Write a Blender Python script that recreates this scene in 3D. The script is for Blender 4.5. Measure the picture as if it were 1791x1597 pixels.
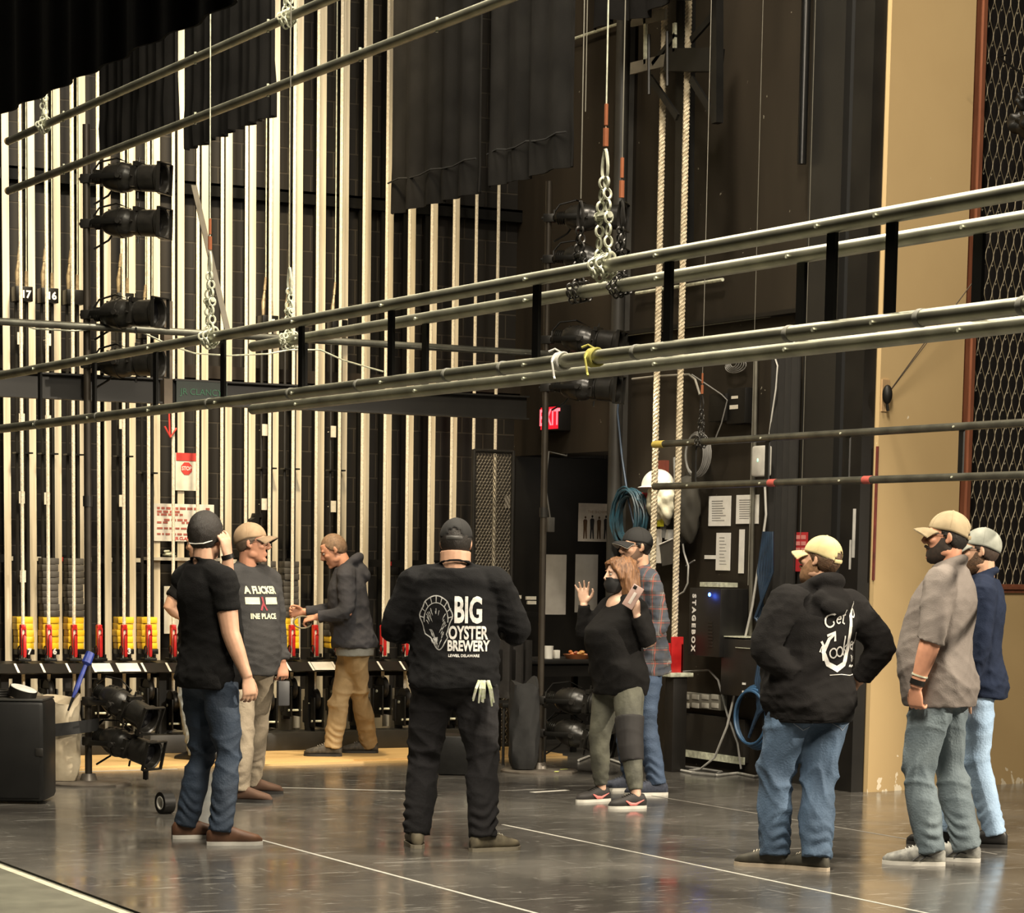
import bpy, bmesh, math, random
import numpy as np
from mathutils import Vector, Matrix, Euler
from mathutils.bvhtree import BVHTree

for o in list(bpy.data.objects):
    bpy.data.objects.remove(o)
SC = bpy.context.scene
COL = SC.collection
random.seed(7)
RNG = np.random.default_rng(7)
PI = math.pi
rad = math.radians

# ------------------------------------------------------------------ camera
# X runs along the fly wall (downstage), Y across the stage towards the fly wall, Z up
FPX, PPX, PPY, CZ = 4497.0, 895.5, 1499.0, 1.57
YAW, PITCH, ROLL = rad(28.4), math.atan(525 / 4497.0), 0.0155
F0 = np.array([math.sin(YAW), math.cos(YAW), 0]); R0 = np.array([math.cos(YAW), -math.sin(YAW), 0]); U0 = np.array([0, 0, 1.0])
FW = F0 * math.cos(PITCH) - U0 * math.sin(PITCH)
U1 = U0 * math.cos(PITCH) + F0 * math.sin(PITCH)
RT = R0 * math.cos(ROLL) + U1 * math.sin(ROLL)
UP = U1 * math.cos(ROLL) - R0 * math.sin(ROLL)
EYE = np.array([0, 0, CZ])
cd = bpy.data.cameras.new('camera')
cam = bpy.data.objects.new('camera', cd); COL.objects.link(cam)
cam.matrix_world = Matrix(((RT[0], UP[0], -FW[0], 0), (RT[1], UP[1], -FW[1], 0), (RT[2], UP[2], -FW[2], CZ), (0, 0, 0, 1)))
cd.sensor_width = 36.0; cd.sensor_fit = 'HORIZONTAL'
cd.lens = 36.0 * FPX / 1791
cd.shift_y = (PPY - 798.5) / 1791
cd.clip_end = 200
SC.camera = cam

# ------------------------------------------------------------------ light
w = bpy.data.worlds.new('world'); SC.world = w; w.use_nodes = True
w.node_tree.nodes['Background'].inputs[0].default_value = (1.0, 0.86, 0.66, 1)
w.node_tree.nodes['Background'].inputs[1].default_value = 0.022

def lamp(name, kind, loc, aim, power, color=(1, .84, .62), size=1.0, size_y=None, angle=60, blend=.5, spread=180):
    d = bpy.data.lights.new(name, kind); d.energy = power; d.color = color
    if kind == 'AREA':
        d.size = size; d.spread = rad(spread)
        if size_y: d.shape = 'RECTANGLE'; d.size_y = size_y
    else:
        d.shadow_soft_size = size
    if kind == 'SPOT': d.spot_size = rad(angle); d.spot_blend = blend
    o = bpy.data.objects.new(name, d); COL.objects.link(o); o.location = loc
    o.rotation_euler = (Vector(aim) - Vector(loc)).to_track_quat('-Z', 'Y').to_euler()
    return o

lamp('stage_work_light', 'AREA', (4.3, 6.6, 7.2), (6.0, 10, 0), 1350, (1, .88, .70), .8, size_y=4.0)
lamp('stage_work_light', 'AREA', (7.6, 13.2, 9.5), (7.6, 13.4, 0), 760, (1, .88, .70), .7)
lamp('stage_work_light', 'AREA', (4.7, 12.8, 7.6), (5.2, 13.0, 0), 520, (1, .90, .70), .6, size_y=4.0)
lamp('rail_work_light', 'SPOT', (6.6, 15.4, 7.6), (7.6, 19.1, 2.5), 2900, (1, .80, .50), .25, angle=62, blend=1.0)
lamp('fly_work_light', 'AREA', (6.2, 16.6, 9.3), (7.2, 19.2, 4.2), 230, (1, .83, .58), .6)
lamp('pit_work_light', 'SPOT', (9.0, 6.0, 8.0), (11.5, 14.4, 2.6), 680, (1, .83, .58), .2, angle=50, blend=.8)
lamp('house_light', 'SPOT', (17.0, 2.5, 7.2), (8.6, 11.2, 1.0), 15000, (1, .87, .68), .12, angle=34, blend=.6)
lamp('passage_fill', 'POINT', (11.3, 18.3, 2.25), (11, 19, 0), 5, (1, .86, .68), .08)  # unseen fill added inside the doorway so its poster and sheets show
lamp('hard_hat_spot', 'SPOT', (9.7, 16.6, 3.3), (10.4, 17.0, 1.9), 110, (1, .92, .74), .06, angle=50, blend=.7)  # unseen spot added overhead to brighten the wall around the hard hat

SC.view_settings.view_transform = 'Standard'
SC.view_settings.look = 'None'
SC.view_settings.gamma = 1.0
SC.view_settings.use_curve_mapping = False
SC.view_settings.exposure = 0.0

# ------------------------------------------------------------------ helpers
def ray(x, y): return FW + RT * (x - PPX) / FPX - UP * (y - PPY) / FPX
def onz(x, y, z=0.0): d = ray(x, y); return EYE + d * (z - CZ) / d[2]
def onX(x, y, X): d = ray(x, y); return EYE + d * X / d[0]
def onY(x, y, Y): d = ray(x, y); return EYE + d * Y / d[1]

MATS = {}
def mat(name, col=(.5, .5, .5), rough=.6, metal=0.0, col2=None, scale=8.0, mix=(.35, .65), bump=0.0, bscale=60.0, stretch=None,
        emit=None, estr=0.0, spec=.5, detail=4.0, sheen=0.0):
    if name in MATS: return MATS[name]
    m = bpy.data.materials.new(name); m.use_nodes = True; MATS[name] = m
    nt = m.node_tree; b = nt.nodes['Principled BSDF']
    b.inputs['Base Color'].default_value = (*col, 1); b.inputs['Roughness'].default_value = rough
    b.inputs['Metallic'].default_value = metal; b.inputs['Specular IOR Level'].default_value = spec
    if sheen: b.inputs['Sheen Weight'].default_value = sheen
    tc = nt.nodes.new('ShaderNodeTexCoord'); mp = nt.nodes.new('ShaderNodeMapping')
    nt.links.new(tc.outputs['Object'], mp.inputs[0])
    if stretch: mp.inputs['Scale'].default_value = stretch
    n = nt.nodes.new('ShaderNodeTexNoise'); n.inputs['Scale'].default_value = scale; n.inputs['Detail'].default_value = detail
    nt.links.new(mp.outputs[0], n.inputs[0])
    r = nt.nodes.new('ShaderNodeValToRGB')
    c2 = col2 or tuple(c * .72 for c in col)
    r.color_ramp.elements[0].position = mix[0]; r.color_ramp.elements[0].color = (*c2, 1)
    r.color_ramp.elements[1].position = mix[1]; r.color_ramp.elements[1].color = (*col, 1)
    nt.links.new(n.outputs[0], r.inputs[0]); nt.links.new(r.outputs[0], b.inputs['Base Color'])
    if bump:
        n2 = nt.nodes.new('ShaderNodeTexNoise'); n2.inputs['Scale'].default_value = bscale; n2.inputs['Detail'].default_value = 3
        nt.links.new(mp.outputs[0], n2.inputs[0])
        bp = nt.nodes.new('ShaderNodeBump'); bp.inputs['Strength'].default_value = bump; bp.inputs['Distance'].default_value = .01
        nt.links.new(n2.outputs[0], bp.inputs['Height']); nt.links.new(bp.outputs[0], b.inputs['Normal'])
    if emit:
        b.inputs['Emission Color'].default_value = (*emit, 1); b.inputs['Emission Strength'].default_value = estr
    return m

class G:
    """collects shapes for one mesh"""
    def __init__(s): s.v = []; s.f = []
    def add(s, v, f):
        n = len(s.v); s.v += [tuple(p) for p in v]; s.f += [tuple(i + n for i in q) for q in f]; return s
    def box(s, lo, hi, bev=0.0):
        (x0, y0, z0), (x1, y1, z1) = lo, hi
        if not bev:
            return s.add([(x0, y0, z0), (x1, y0, z0), (x1, y1, z0), (x0, y1, z0), (x0, y0, z1), (x1, y0, z1), (x1, y1, z1), (x0, y1, z1)],
                         [(0, 3, 2, 1), (4, 5, 6, 7), (0, 1, 5, 4), (1, 2, 6, 5), (2, 3, 7, 6), (3, 0, 4, 7)])
        bm = bmesh.new(); bmesh.ops.create_cube(bm, size=1)
        bmesh.ops.scale(bm, vec=(x1 - x0, y1 - y0, z1 - z0), verts=bm.verts)
        bmesh.ops.translate(bm, vec=((x0 + x1) / 2, (y0 + y1) / 2, (z0 + z1) / 2), verts=bm.verts)
        bmesh.ops.bevel(bm, geom=bm.edges[:], offset=bev, segments=2, affect='EDGES', profile=.5)
        bm.verts.index_update(); s.add([v.co for v in bm.verts], [[v.index for v in f.verts] for f in bm.faces]); bm.free(); return s
    def cbox(s, c, size, M=None, bev=0.0):
        g = G().box([-d / 2 for d in size], [d / 2 for d in size], bev)
        M = (Matrix.Translation(c) @ M.to_4x4()) if M else Matrix.Translation(c)
        return s.add([M @ Vector(v) for v in g.v], g.f)
    def tube(s, pts, r, n=10, cap=True, closed=False):
        pts = [Vector(p) for p in pts]; N = len(pts)
        rs = r if hasattr(r, '__len__') else [r] * N
        t0 = (pts[1] - pts[0]).normalized()
        a = Vector((0, 0, 1)) if abs(t0.z) < .9 else Vector((1, 0, 0))
        u = t0.cross(a).normalized(); rings = []; prev = t0
        for i, p in enumerate(pts):
            if closed: t = (pts[(i + 1) % N] - pts[i - 1]).normalized()
            else: t = (pts[min(i + 1, N - 1)] - pts[max(i - 1, 0)]).normalized()
            u = (u - t * u.dot(t)).normalized(); v = t.cross(u)
            rr = rs[i]
            ra, rb = rr if hasattr(rr, '__len__') else (rr, rr)
            rings.append([p + u * (ra * math.cos(2 * PI * k / n)) + v * (rb * math.sin(2 * PI * k / n)) for k in range(n)])
        return s.rings(rings, cap and not closed, closed)
    def rings(s, rings, cap=True, closed=False):
        n = len(rings[0]); N = len(rings); v = [p for q in rings for p in q]; f = []
        for i in range(N if closed else N - 1):
            j = (i + 1) % N
            for k in range(n):
                l = (k + 1) % n; f.append((i * n + k, i * n + l, j * n + l, j * n + k))
        if cap: f.append(tuple(range(n))[::-1]); f.append(tuple((N - 1) * n + k for k in range(n)))
        return s.add(v, f)
    def lathe(s, prof, n=20, M=None):
        """prof: (r, h) pairs about local z"""
        R = []
        for r, h in prof:
            R.append([Vector((r * math.cos(2 * PI * k / n), r * math.sin(2 * PI * k / n), h)) for k in range(n)])
        if M: R = [[M @ p for p in q] for q in R]
        return s.rings(R)
    def ell(s, c, r, M=None, nu=20, nv=12):
        M3 = M or Matrix.Identity(3); R = []
        for j in range(nv + 1):
            th = PI * (j if 0 < j < nv else (.02 if j == 0 else nv - .02)) / nv
            R.append([Vector(c) + M3 @ Vector((r[0] * math.sin(th) * math.cos(2 * PI * k / nu), r[1] * math.sin(th) * math.sin(2 * PI * k / nu), -r[2] * math.cos(th))) for k in range(nu)])
        return s.rings(R)
    def poly(s, pts, depth):
        """planar outline extruded by the vector depth"""
        d = Vector(depth); n = len(pts); v = [Vector(p) for p in pts]
        return s.add(v + [p + d for p in v], [tuple(range(n))[::-1], tuple(range(n, 2 * n))] + [(i, (i + 1) % n, n + (i + 1) % n, n + i) for i in range(n)])
    def move(s, M):
        s.v = [tuple(M @ Vector(p)) for p in s.v]; return s

def wloc(o):
    l = Vector(o.location)
    while o.parent: o = o.parent; l += Vector(o.location)
    return l

def link(name, me, m, parent=None):
    o = bpy.data.objects.new(name, me); COL.objects.link(o)
    if m: me.materials.append(m)
    if parent: o.parent = parent
    return o

def obj(name, g, m, parent=None, local=False, ang=35):
    """link one mesh object; its origin goes to the middle of its foot; local: verts are in the parent's frame"""
    v = np.array([tuple(p) for p in g.v], float)
    o = np.array([(v[:, 0].min() + v[:, 0].max()) / 2, (v[:, 1].min() + v[:, 1].max()) / 2, v[:, 2].min()])
    me = bpy.data.meshes.new(name); me.from_pydata((v - o).tolist(), [], g.f); me.update()
    me.polygons.foreach_set('use_smooth', [True] * len(me.polygons)); me.set_sharp_from_angle(angle=rad(ang))
    ob = link(name, me, m, parent)
    ob.location = Vector(o) if (local or not parent) else Vector(o) - wloc(parent)
    if local and parent.parent: ob.location -= Vector(parent.location)
    return ob

def tag(o, label=None, cat=None, group=None, kind=None):
    if label: o['label'] = label
    if cat: o['category'] = cat
    if group: o['group'] = group
    if kind: o['kind'] = kind
    return o

def thing(name, loc, label, cat, group=None, rot=None):
    o = bpy.data.objects.new(name, None); COL.objects.link(o); o.empty_display_size = .1
    o.location = loc
    if rot is not None: o.rotation_euler = rot
    return tag(o, label, cat, group)

def struct(name, g, m, ang=35): return tag(obj(name, g, m, ang=ang), kind='structure')

def dup(root, loc=None, label=None, mats=None):
    r = root.copy(); COL.objects.link(r)
    if loc is not None: r.location = loc
    if label: r['label'] = label
    for ch in root.children:
        c = ch.copy(); COL.objects.link(c); c.parent = r
        for g in ch.children:
            d = g.copy(); COL.objects.link(d); d.parent = c
    return r

ORD = ['first', 'second', 'third', 'fourth', 'fifth', 'sixth', 'seventh', 'eighth', 'ninth', 'tenth', 'eleventh', 'twelfth', 'thirteenth',
       'fourteenth', 'fifteenth', 'sixteenth', 'seventeenth', 'eighteenth', 'nineteenth', 'twentieth', 'twenty-first', 'twenty-second']

def textmesh(s, size=1.0, bold=0.0, sx=1.0, shear=0.0, extrude=0.0):
    cu = bpy.data.curves.new('lettering', 'FONT'); cu.body = s; cu.size = size; cu.align_x = 'CENTER'; cu.align_y = 'CENTER'
    cu.offset = bold; cu.shear = shear; cu.extrude = extrude; cu.resolution_u = 3
    o = bpy.data.objects.new('lettering', cu); COL.objects.link(o)
    dg = bpy.context.evaluated_depsgraph_get()
    me = bpy.data.meshes.new_from_object(o.evaluated_get(dg))
    bpy.data.objects.remove(o); bpy.data.curves.remove(cu)
    g = G(); g.add([(v.co.x * sx, v.co.y, v.co.z) for v in me.vertices], [tuple(p.vertices) for p in me.polygons])
    bpy.data.meshes.remove(me); return g

def frame(o, xd, yd):
    """matrix with local x along xd, y along yd, at o"""
    x = Vector(xd).normalized(); y = Vector(yd); y = (y - x * y.dot(x)).normalized(); z = x.cross(y)
    return Matrix(((x.x, y.x, z.x, o[0]), (x.y, y.y, z.y, o[1]), (x.z, y.z, z.z, o[2]), (0, 0, 0, 1)))

FACE_Y = lambda o: frame(o, (1, 0, 0), (0, 0, 1))          # lettering on a surface that faces -Y
FACE_X = lambda o: frame(o, (0, -1, 0), (0, 0, 1))         # lettering on a surface that faces -X

# shared materials
BLACK = mat('black_paint', (.010, .009, .0075), .5, col2=(.005, .0045, .004), scale=3, spec=.25)
STEEL = mat('black_steel', (.010, .0095, .0085), .40, .2, col2=(.006, .006, .0055), scale=5, spec=.3)
DKMET = mat('dark_metal', (.03, .028, .025), .4, .4)
PIPE = mat('pipe_steel', (.46, .46, .36), .40, .92, col2=(.30, .30, .235), scale=6, bump=.05, bscale=20)
PIPEB = mat('pipe_black', (.20, .20, .165), .40, .85, col2=(.12, .12, .10), scale=7)
GALV = mat('galvanised', (.72, .74, .58), .42, .1, col2=(.42, .43, .33), scale=30)
WIRE = mat('wire_grey', (.20, .19, .155), .45, .3)
RUST = mat('rust', (.30, .09, .03), .8)
CREAM = mat('cream_paint', (.74, .67, .52), .5, col2=(.50, .43, .31), scale=2.6, stretch=(9, 9, .4))
ROPE = mat('white_rope', (.80, .75, .62), .9, col2=(.62, .56, .44), scale=60, bump=.5, bscale=120)
RED = mat('red_enamel', (.55, .02, .02), .35, col2=(.38, .012, .012), scale=12)
YELLOW = mat('yellow_paint', (.85, .56, .02), .5, col2=(.66, .40, .02), scale=9)
IRON = mat('grey_iron', (.07, .064, .056), .6, col2=(.04, .036, .03), scale=12, bump=.2, bscale=40)
WHITE = mat('white_paper', (.78, .76, .70), .8, col2=(.70, .68, .62), scale=14)
PAPER = mat('old_paper', (.66, .62, .55), .85, col2=(.56, .52, .46), scale=10, bump=.15, bscale=14)
INK = mat('print_ink', (.02, .02, .02), .7)
REDINK = mat('red_ink', (.62, .05, .04), .6)
# ================================================================== the setting
def nodes_mat(name):
    m = bpy.data.materials.new(name); m.use_nodes = True; MATS[name] = m
    return m, m.node_tree, m.node_tree.nodes['Principled BSDF']

def block_wall():
    m, nt, b = nodes_mat('painted_block')
    tc = nt.nodes.new('ShaderNodeTexCoord'); sp = nt.nodes.new('ShaderNodeSeparateXYZ'); cb = nt.nodes.new('ShaderNodeCombineXYZ')
    nt.links.new(tc.outputs['Object'], sp.inputs[0]); nt.links.new(sp.outputs[0], cb.inputs[0]); nt.links.new(sp.outputs[2], cb.inputs[1])
    br = nt.nodes.new('ShaderNodeTexBrick'); nt.links.new(cb.outputs[0], br.inputs[0])
    for k, v in (('Scale', 1.0), ('Mortar Size', .007), ('Mortar Smooth', .3), ('Brick Width', .40), ('Row Height', .20)): br.inputs[k].default_value = v
    br.inputs['Color1'].default_value = (.0085, .0068, .0048, 1); br.inputs['Color2'].default_value = (.0125, .0098, .007, 1)
    br.inputs['Mortar'].default_value = (.040, .033, .024, 1)
    nt.links.new(br.outputs['Color'], b.inputs['Base Color']); b.inputs['Roughness'].default_value = .6
    bp = nt.nodes.new('ShaderNodeBump'); bp.inputs['Strength'].default_value = .6; bp.inputs['Distance'].default_value = .01; bp.invert = True
    nt.links.new(br.outputs['Fac'], bp.inputs['Height']); nt.links.new(bp.outputs[0], b.inputs['Normal'])
    return m

def scuffed(name, c1, c2, chip, thr=.70, rough=.55, scale=1.4, stretch=(1, 1, .25), cscale=18, low=None):
    """painted plaster: soft mottling plus small chips of another colour"""
    m, nt, b = nodes_mat(name)
    tc = nt.nodes.new('ShaderNodeTexCoord'); mp = nt.nodes.new('ShaderNodeMapping'); mp.inputs['Scale'].default_value = stretch
    nt.links.new(tc.outputs['Object'], mp.inputs[0])
    n = nt.nodes.new('ShaderNodeTexNoise'); n.inputs['Scale'].default_value = scale; n.inputs['Detail'].default_value = 6; nt.links.new(mp.outputs[0], n.inputs[0])
    r = nt.nodes.new('ShaderNodeValToRGB'); r.color_ramp.elements[0].position = .35; r.color_ramp.elements[1].position = .68
    r.color_ramp.elements[0].color = (*c1, 1); r.color_ramp.elements[1].color = (*c2, 1); nt.links.new(n.outputs[0], r.inputs[0])
    n2 = nt.nodes.new('ShaderNodeTexNoise'); n2.inputs['Scale'].default_value = cscale; n2.inputs['Detail'].default_value = 2; nt.links.new(tc.outputs['Object'], n2.inputs[0])
    fac = n2.outputs[0]
    if low:      # chipped paint close to the floor
        sp = nt.nodes.new('ShaderNodeSeparateXYZ'); nt.links.new(tc.outputs['Object'], sp.inputs[0])
        mr = nt.nodes.new('ShaderNodeMapRange'); mr.inputs[1].default_value = 0; mr.inputs[2].default_value = low; mr.inputs[3].default_value = .27; mr.inputs[4].default_value = 0
        nt.links.new(sp.outputs[2], mr.inputs[0]); ad = nt.nodes.new('ShaderNodeMath'); nt.links.new(n2.outputs[0], ad.inputs[0]); nt.links.new(mr.outputs[0], ad.inputs[1]); fac = ad.outputs[0]
    r2 = nt.nodes.new('ShaderNodeValToRGB'); r2.color_ramp.elements[0].position = thr; r2.color_ramp.elements[1].position = thr + .02; nt.links.new(fac, r2.inputs[0])
    mx = nt.nodes.new('ShaderNodeMixRGB'); nt.links.new(r2.outputs[0], mx.inputs[0]); nt.links.new(r.outputs[0], mx.inputs[1]); mx.inputs[2].default_value = (*chip, 1)
    nt.links.new(mx.outputs[0], b.inputs['Base Color']); b.inputs['Roughness'].default_value = rough; b.inputs['Specular IOR Level'].default_value = .25
    return m

def marley():
    m, nt, b = nodes_mat('scuffed_marley')
    tc = nt.nodes.new('ShaderNodeTexCoord')
    def noise(scale, stretch, det=4, rot=0.0, dist=0.0):
        mp = nt.nodes.new('ShaderNodeMapping'); mp.inputs['Scale'].default_value = stretch; mp.inputs['Rotation'].default_value = (0, 0, rot)
        nt.links.new(tc.outputs['Object'], mp.inputs[0]); n = nt.nodes.new('ShaderNodeTexNoise'); n.inputs['Scale'].default_value = scale
        n.inputs['Detail'].default_value = det; n.inputs['Distortion'].default_value = dist; nt.links.new(mp.outputs[0], n.inputs[0]); return n.outputs[0]
    def ramp(src, a, bb, ca, cbb):
        r = nt.nodes.new('ShaderNodeValToRGB'); r.color_ramp.elements[0].position = a; r.color_ramp.elements[1].position = bb
        r.color_ramp.elements[0].color = (*ca, 1); r.color_ramp.elements[1].color = (*cbb, 1); nt.links.new(src, r.inputs[0]); return r.outputs[0]
    base = ramp(noise(.7, (1, 1, 1), 5), .36, .66, (.040, .037, .034), (.105, .099, .088))
    for sc, st, rot, th, c in ((2.6, (1, 7, 1), .9, .625, (.19, .185, .17)), (4.5, (1, 9, 1), -.5, .645, (.24, .235, .215)), (3.2, (8, 1, 1), .25, .66, (.17, .165, .15)), (26, (1, 1, 1), 0, .74, (.42, .41, .37))):
        k = ramp(noise(sc, st, 6, rot, 1.2), th, th + .06, (0, 0, 0), (1, 1, 1))
        mx = nt.nodes.new('ShaderNodeMixRGB'); nt.links.new(k, mx.inputs[0]); nt.links.new(base, mx.inputs[1]); mx.inputs[2].default_value = (*c, 1); base = mx.outputs[0]
    nt.links.new(base, b.inputs['Base Color'])
    rr = ramp(noise(2.0, (1, 1, 1), 5), .3, .7, (.10, .10, .10), (.24, .24, .24)); nt.links.new(rr, b.inputs['Roughness'])
    b.inputs['Specular IOR Level'].default_value = .6
    bp = nt.nodes.new('ShaderNodeBump'); bp.inputs['Strength'].default_value = .05; bp.inputs['Distance'].default_value = .004
    nt.links.new(noise(3.5, (1, 1, 1), 2), bp.inputs['Height']); nt.links.new(bp.outputs[0], b.inputs['Normal'])
    return m

XP, YF = 10.5, 19.5                     # proscenium wall plane, fly wall plane
TA = onz(1517, 1386); TB = onz(1791, 1370)
TD = (TB - TA) / np.linalg.norm(TB - TA); TN = np.array([TD[1], -TD[0], 0])      # tan wall: along, and towards the stage
def onT(x, y, off=0.0):
    d = ray(x, y); return EYE + d * (((TA + TN * off) - EYE) @ TN) / (d @ TN)
def tw(s, z, off=0.0): return tuple(TA + TD * s + TN * off + np.array([0, 0, z]))
def quadbox(g, s0, s1, z0, z1, o0, o1):
    return g.add([tw(s0, z0, o1), tw(s1, z0, o1), tw(s1, z0, o0), tw(s0, z0, o0), tw(s0, z1, o1), tw(s1, z1, o1), tw(s1, z1, o0), tw(s0, z1, o0)],
                 [(0, 3, 2, 1), (4, 5, 6, 7), (0, 1, 5, 4), (1, 2, 6, 5), (2, 3, 7, 6), (3, 0, 4, 7)])

struct('floor', G().box((3.87, -4, -.2), (16, 22, 0)), marley())
struct('floor.001', G().box((-9, -4, -.2), (3.84, 22, .001)), mat('stage_deck', (.13, .13, .10), .5, col2=(.085, .085, .065), scale=5))
struct('ceiling', G().box((-9, -4, 11.5), (16, 22, 11.7)), BLACK)
struct('wall_back', G().box((-9, YF, 0), (13, YF + .25, 11.5)), block_wall())
DARKW = scuffed('dark_plaster', (.016, .0128, .009), (.036, .0285, .020), (.26, .24, .19), .755)
g = G(); g.box((XP, 14.40, 0), (XP + .4, 17.66, 11.5)); g.box((XP, 17.66, 2.42), (XP + .4, YF, 11.5))
struct('wall_right', g, DARKW)
struct('wall_side', G().box((12.8, 17.4, 0), (13, YF, 3.2)).box((XP + .4, 17.3, 0), (13, 17.4, 3.2)), BLACK)
TAN = scuffed('tan_plaster', (.42, .30, .15), (.48, .35, .18), (.66, .58, .44), .77, .7, .8, (1, 1, 1), 14, .22)
SG, SE, ZG = .90, 5.0, 1.43
g = G(); quadbox(g, -.0, SG - .10, 0, 11.5, -.25, 0); quadbox(g, SG - .10, SE, 0, ZG - .06, -.25, 0); g.add([tw(SG - .10, 0 + ZG - .06, 0), tw(SG - .03, ZG - .06, -.075), tw(SG - .03, 11.5, -.075), tw(SG - .10, 11.5, 0)], [(0, 1, 2, 3)])
struct('wall_front', g, TAN)
WOODT = mat('stained_trim', (.20, .075, .04), .4, col2=(.14, .05, .028), scale=6, stretch=(6, 6, .6))
g = G(); quadbox(g, SG - .034, SG, ZG - .06, 11.5, -.10, .012); struct('trim_1', g, WOODT)
g = G(); quadbox(g, SG, SE, ZG - .06, ZG, -.10, .02); quadbox(g, SG, SE, ZG - .035, ZG - .015, .02, .035); struct('trim_2', g, WOODT)
g = G(); quadbox(g, -.010, 0.004, 1.45, 2.35, -.012, .004); struct('trim_3', g, mat('red_edge', (.17, .035, .025), .5, col2=(.08, .02, .015), scale=9))
# black returns at the edge of the proscenium opening
PANEL = mat('black_panel', (.011, .010, .0085), .5, col2=(.007, .0065, .0055), scale=2)
struct('wall_back.001', G().box((XP, YF - .04, 0), (12.8, YF, 2.42)), BLACK)
struct('trim_4', G().box((XP - .07, 14.73, 0), (XP, 15.12, 11.5)), PANEL)
struct('trim_5', G().box((XP - .10, 14.36, 0), (XP, 14.58, 11.5)), BLACK)
struct('trim_6', G().box((XP - .02, 14.58, 0), (XP, 14.73, 11.5)), mat('slot_black', (.004, .004, .004), .8))
struct('trim_7', G().box((XP - .06, 17.62, 0), (XP + .42, 17.80, 11.5), .004), mat('column_paint', (.036, .034, .029), .5, col2=(.024, .022, .019), scale=4))
# steel girts across the fly wall, and the pale block course at its foot
struct('trim_8', G().box((3, YF - .09, 4.36), (XP, YF, 4.46)).box((3, YF - .09, 4.44), (XP, YF - .085, 4.46)), STEEL)
struct('trim_9', G().box((3, YF - .10, 2.94), (XP, YF, 3.04)), mat('girt_paint', (.026, .019, .0135), .5))
struct('baseboard_back', G().box((-2, YF - .04, 0), (XP - .8, YF, .46)), mat('bare_block', (.30, .26, .19), .8, col2=(.20, .17, .12), scale=5))
PINE = mat('pine_board', (.58, .39, .17), .5, col2=(.46, .30, .12), scale=3, stretch=(.6, 14, 1))
struct('trim_10', G().box((-2, 17.68, 0), (10.0, 18.75, .028)).box((-2, 17.60, 0), (10.0, 17.68, .014)), PINE)

# ornamental grille of the organ chamber
r = tag(thing('organ_grille', tw(SG, ZG), 'black ogee lattice grille with gold wires framed in red-brown wood, right edge', 'grille'))
g = G(); quadbox(g, SG, SE, ZG, 11.5, -.22, -.20); obj('backing', g, mat('grille_black', (.008, .006, .006), .7), r)
g = G(); PX_, PZ_ = .080, .247
for k in range(int((3.2) / (PX_ / 2))):
    s0 = SG + k * PX_ / 2; sg = 1 if k % 2 else -1
    pts = []
    for i in range(0, 8 * 20):
        z = ZG + i * PZ_ / 8
        pts.append(tw(s0 + sg * PX_ / 4 * math.cos(2 * PI * z / PZ_), z, -.06))
    g.tube(pts, (.0035), n=4)
obj('lattice', g, mat('gold_wire', (.17, .14, .085), .45, .3), r)
g = G()
for k in range(40):
    for i in range(42):
        s0 = SG + .02 + k * PX_ / 2 + .02; z = ZG + (i + (.5 if k % 2 else 0)) * PZ_ - .01
        p = Vector(tw(s0, z, -.05)); d = Vector(TD) * .009
        g.add([p - d, p + d, p + Vector((0, 0, -.014)), p + Vector(TN) * .012], [(0, 1, 3), (1, 2, 3), (2, 0, 3), (0, 2, 1)])
obj('stud', g, mat('stud_gold', (.34, .31, .24), .4, .3), r)['kind'] = 'stuff'

# ================================================================== fly system
NS = 20; X0 = 5.94
GY, RY = 19.10, 18.75
gm = G().box((-.027, -.008, .17), (.027, .006, 11.3)).box((-.006, .006, .17), (.006, .045, 11.3))
g0 = None
for i in range(NS):
    X = X0 + i * .199
    if g0 is None:
        g0 = obj('guide_track', gm, CREAM); o = g0; gz = o.location.z
    else:
        o = g0.copy(); COL.objects.link(o)
    o.location = (X, GY + .02, gz)
    tag(o, 'tall cream painted guide track on the black wall, %s from the left' % ORD[i], 'guide track', 'guide tracks of the counterweight wall')
# dark rods and rails standing between the tracks
for i in range(NS - 1):
    X = X0 + i * .199 + .10
    o = obj('guide_rod', G().box((X - .022, YF - .075, .47), (X + .022, YF - .09 + .05, 11.3)), STEEL) if i == 0 else o2.copy()
    if i: COL.objects.link(o); o.location = (X, o2.location.y, o2.location.z)
    o2 = o if i == 0 else o2
    tag(o, 'dark steel rail between cream tracks, %s from the left' % ORD[i], 'rail', 'dark rails between the guide tracks')

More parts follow.
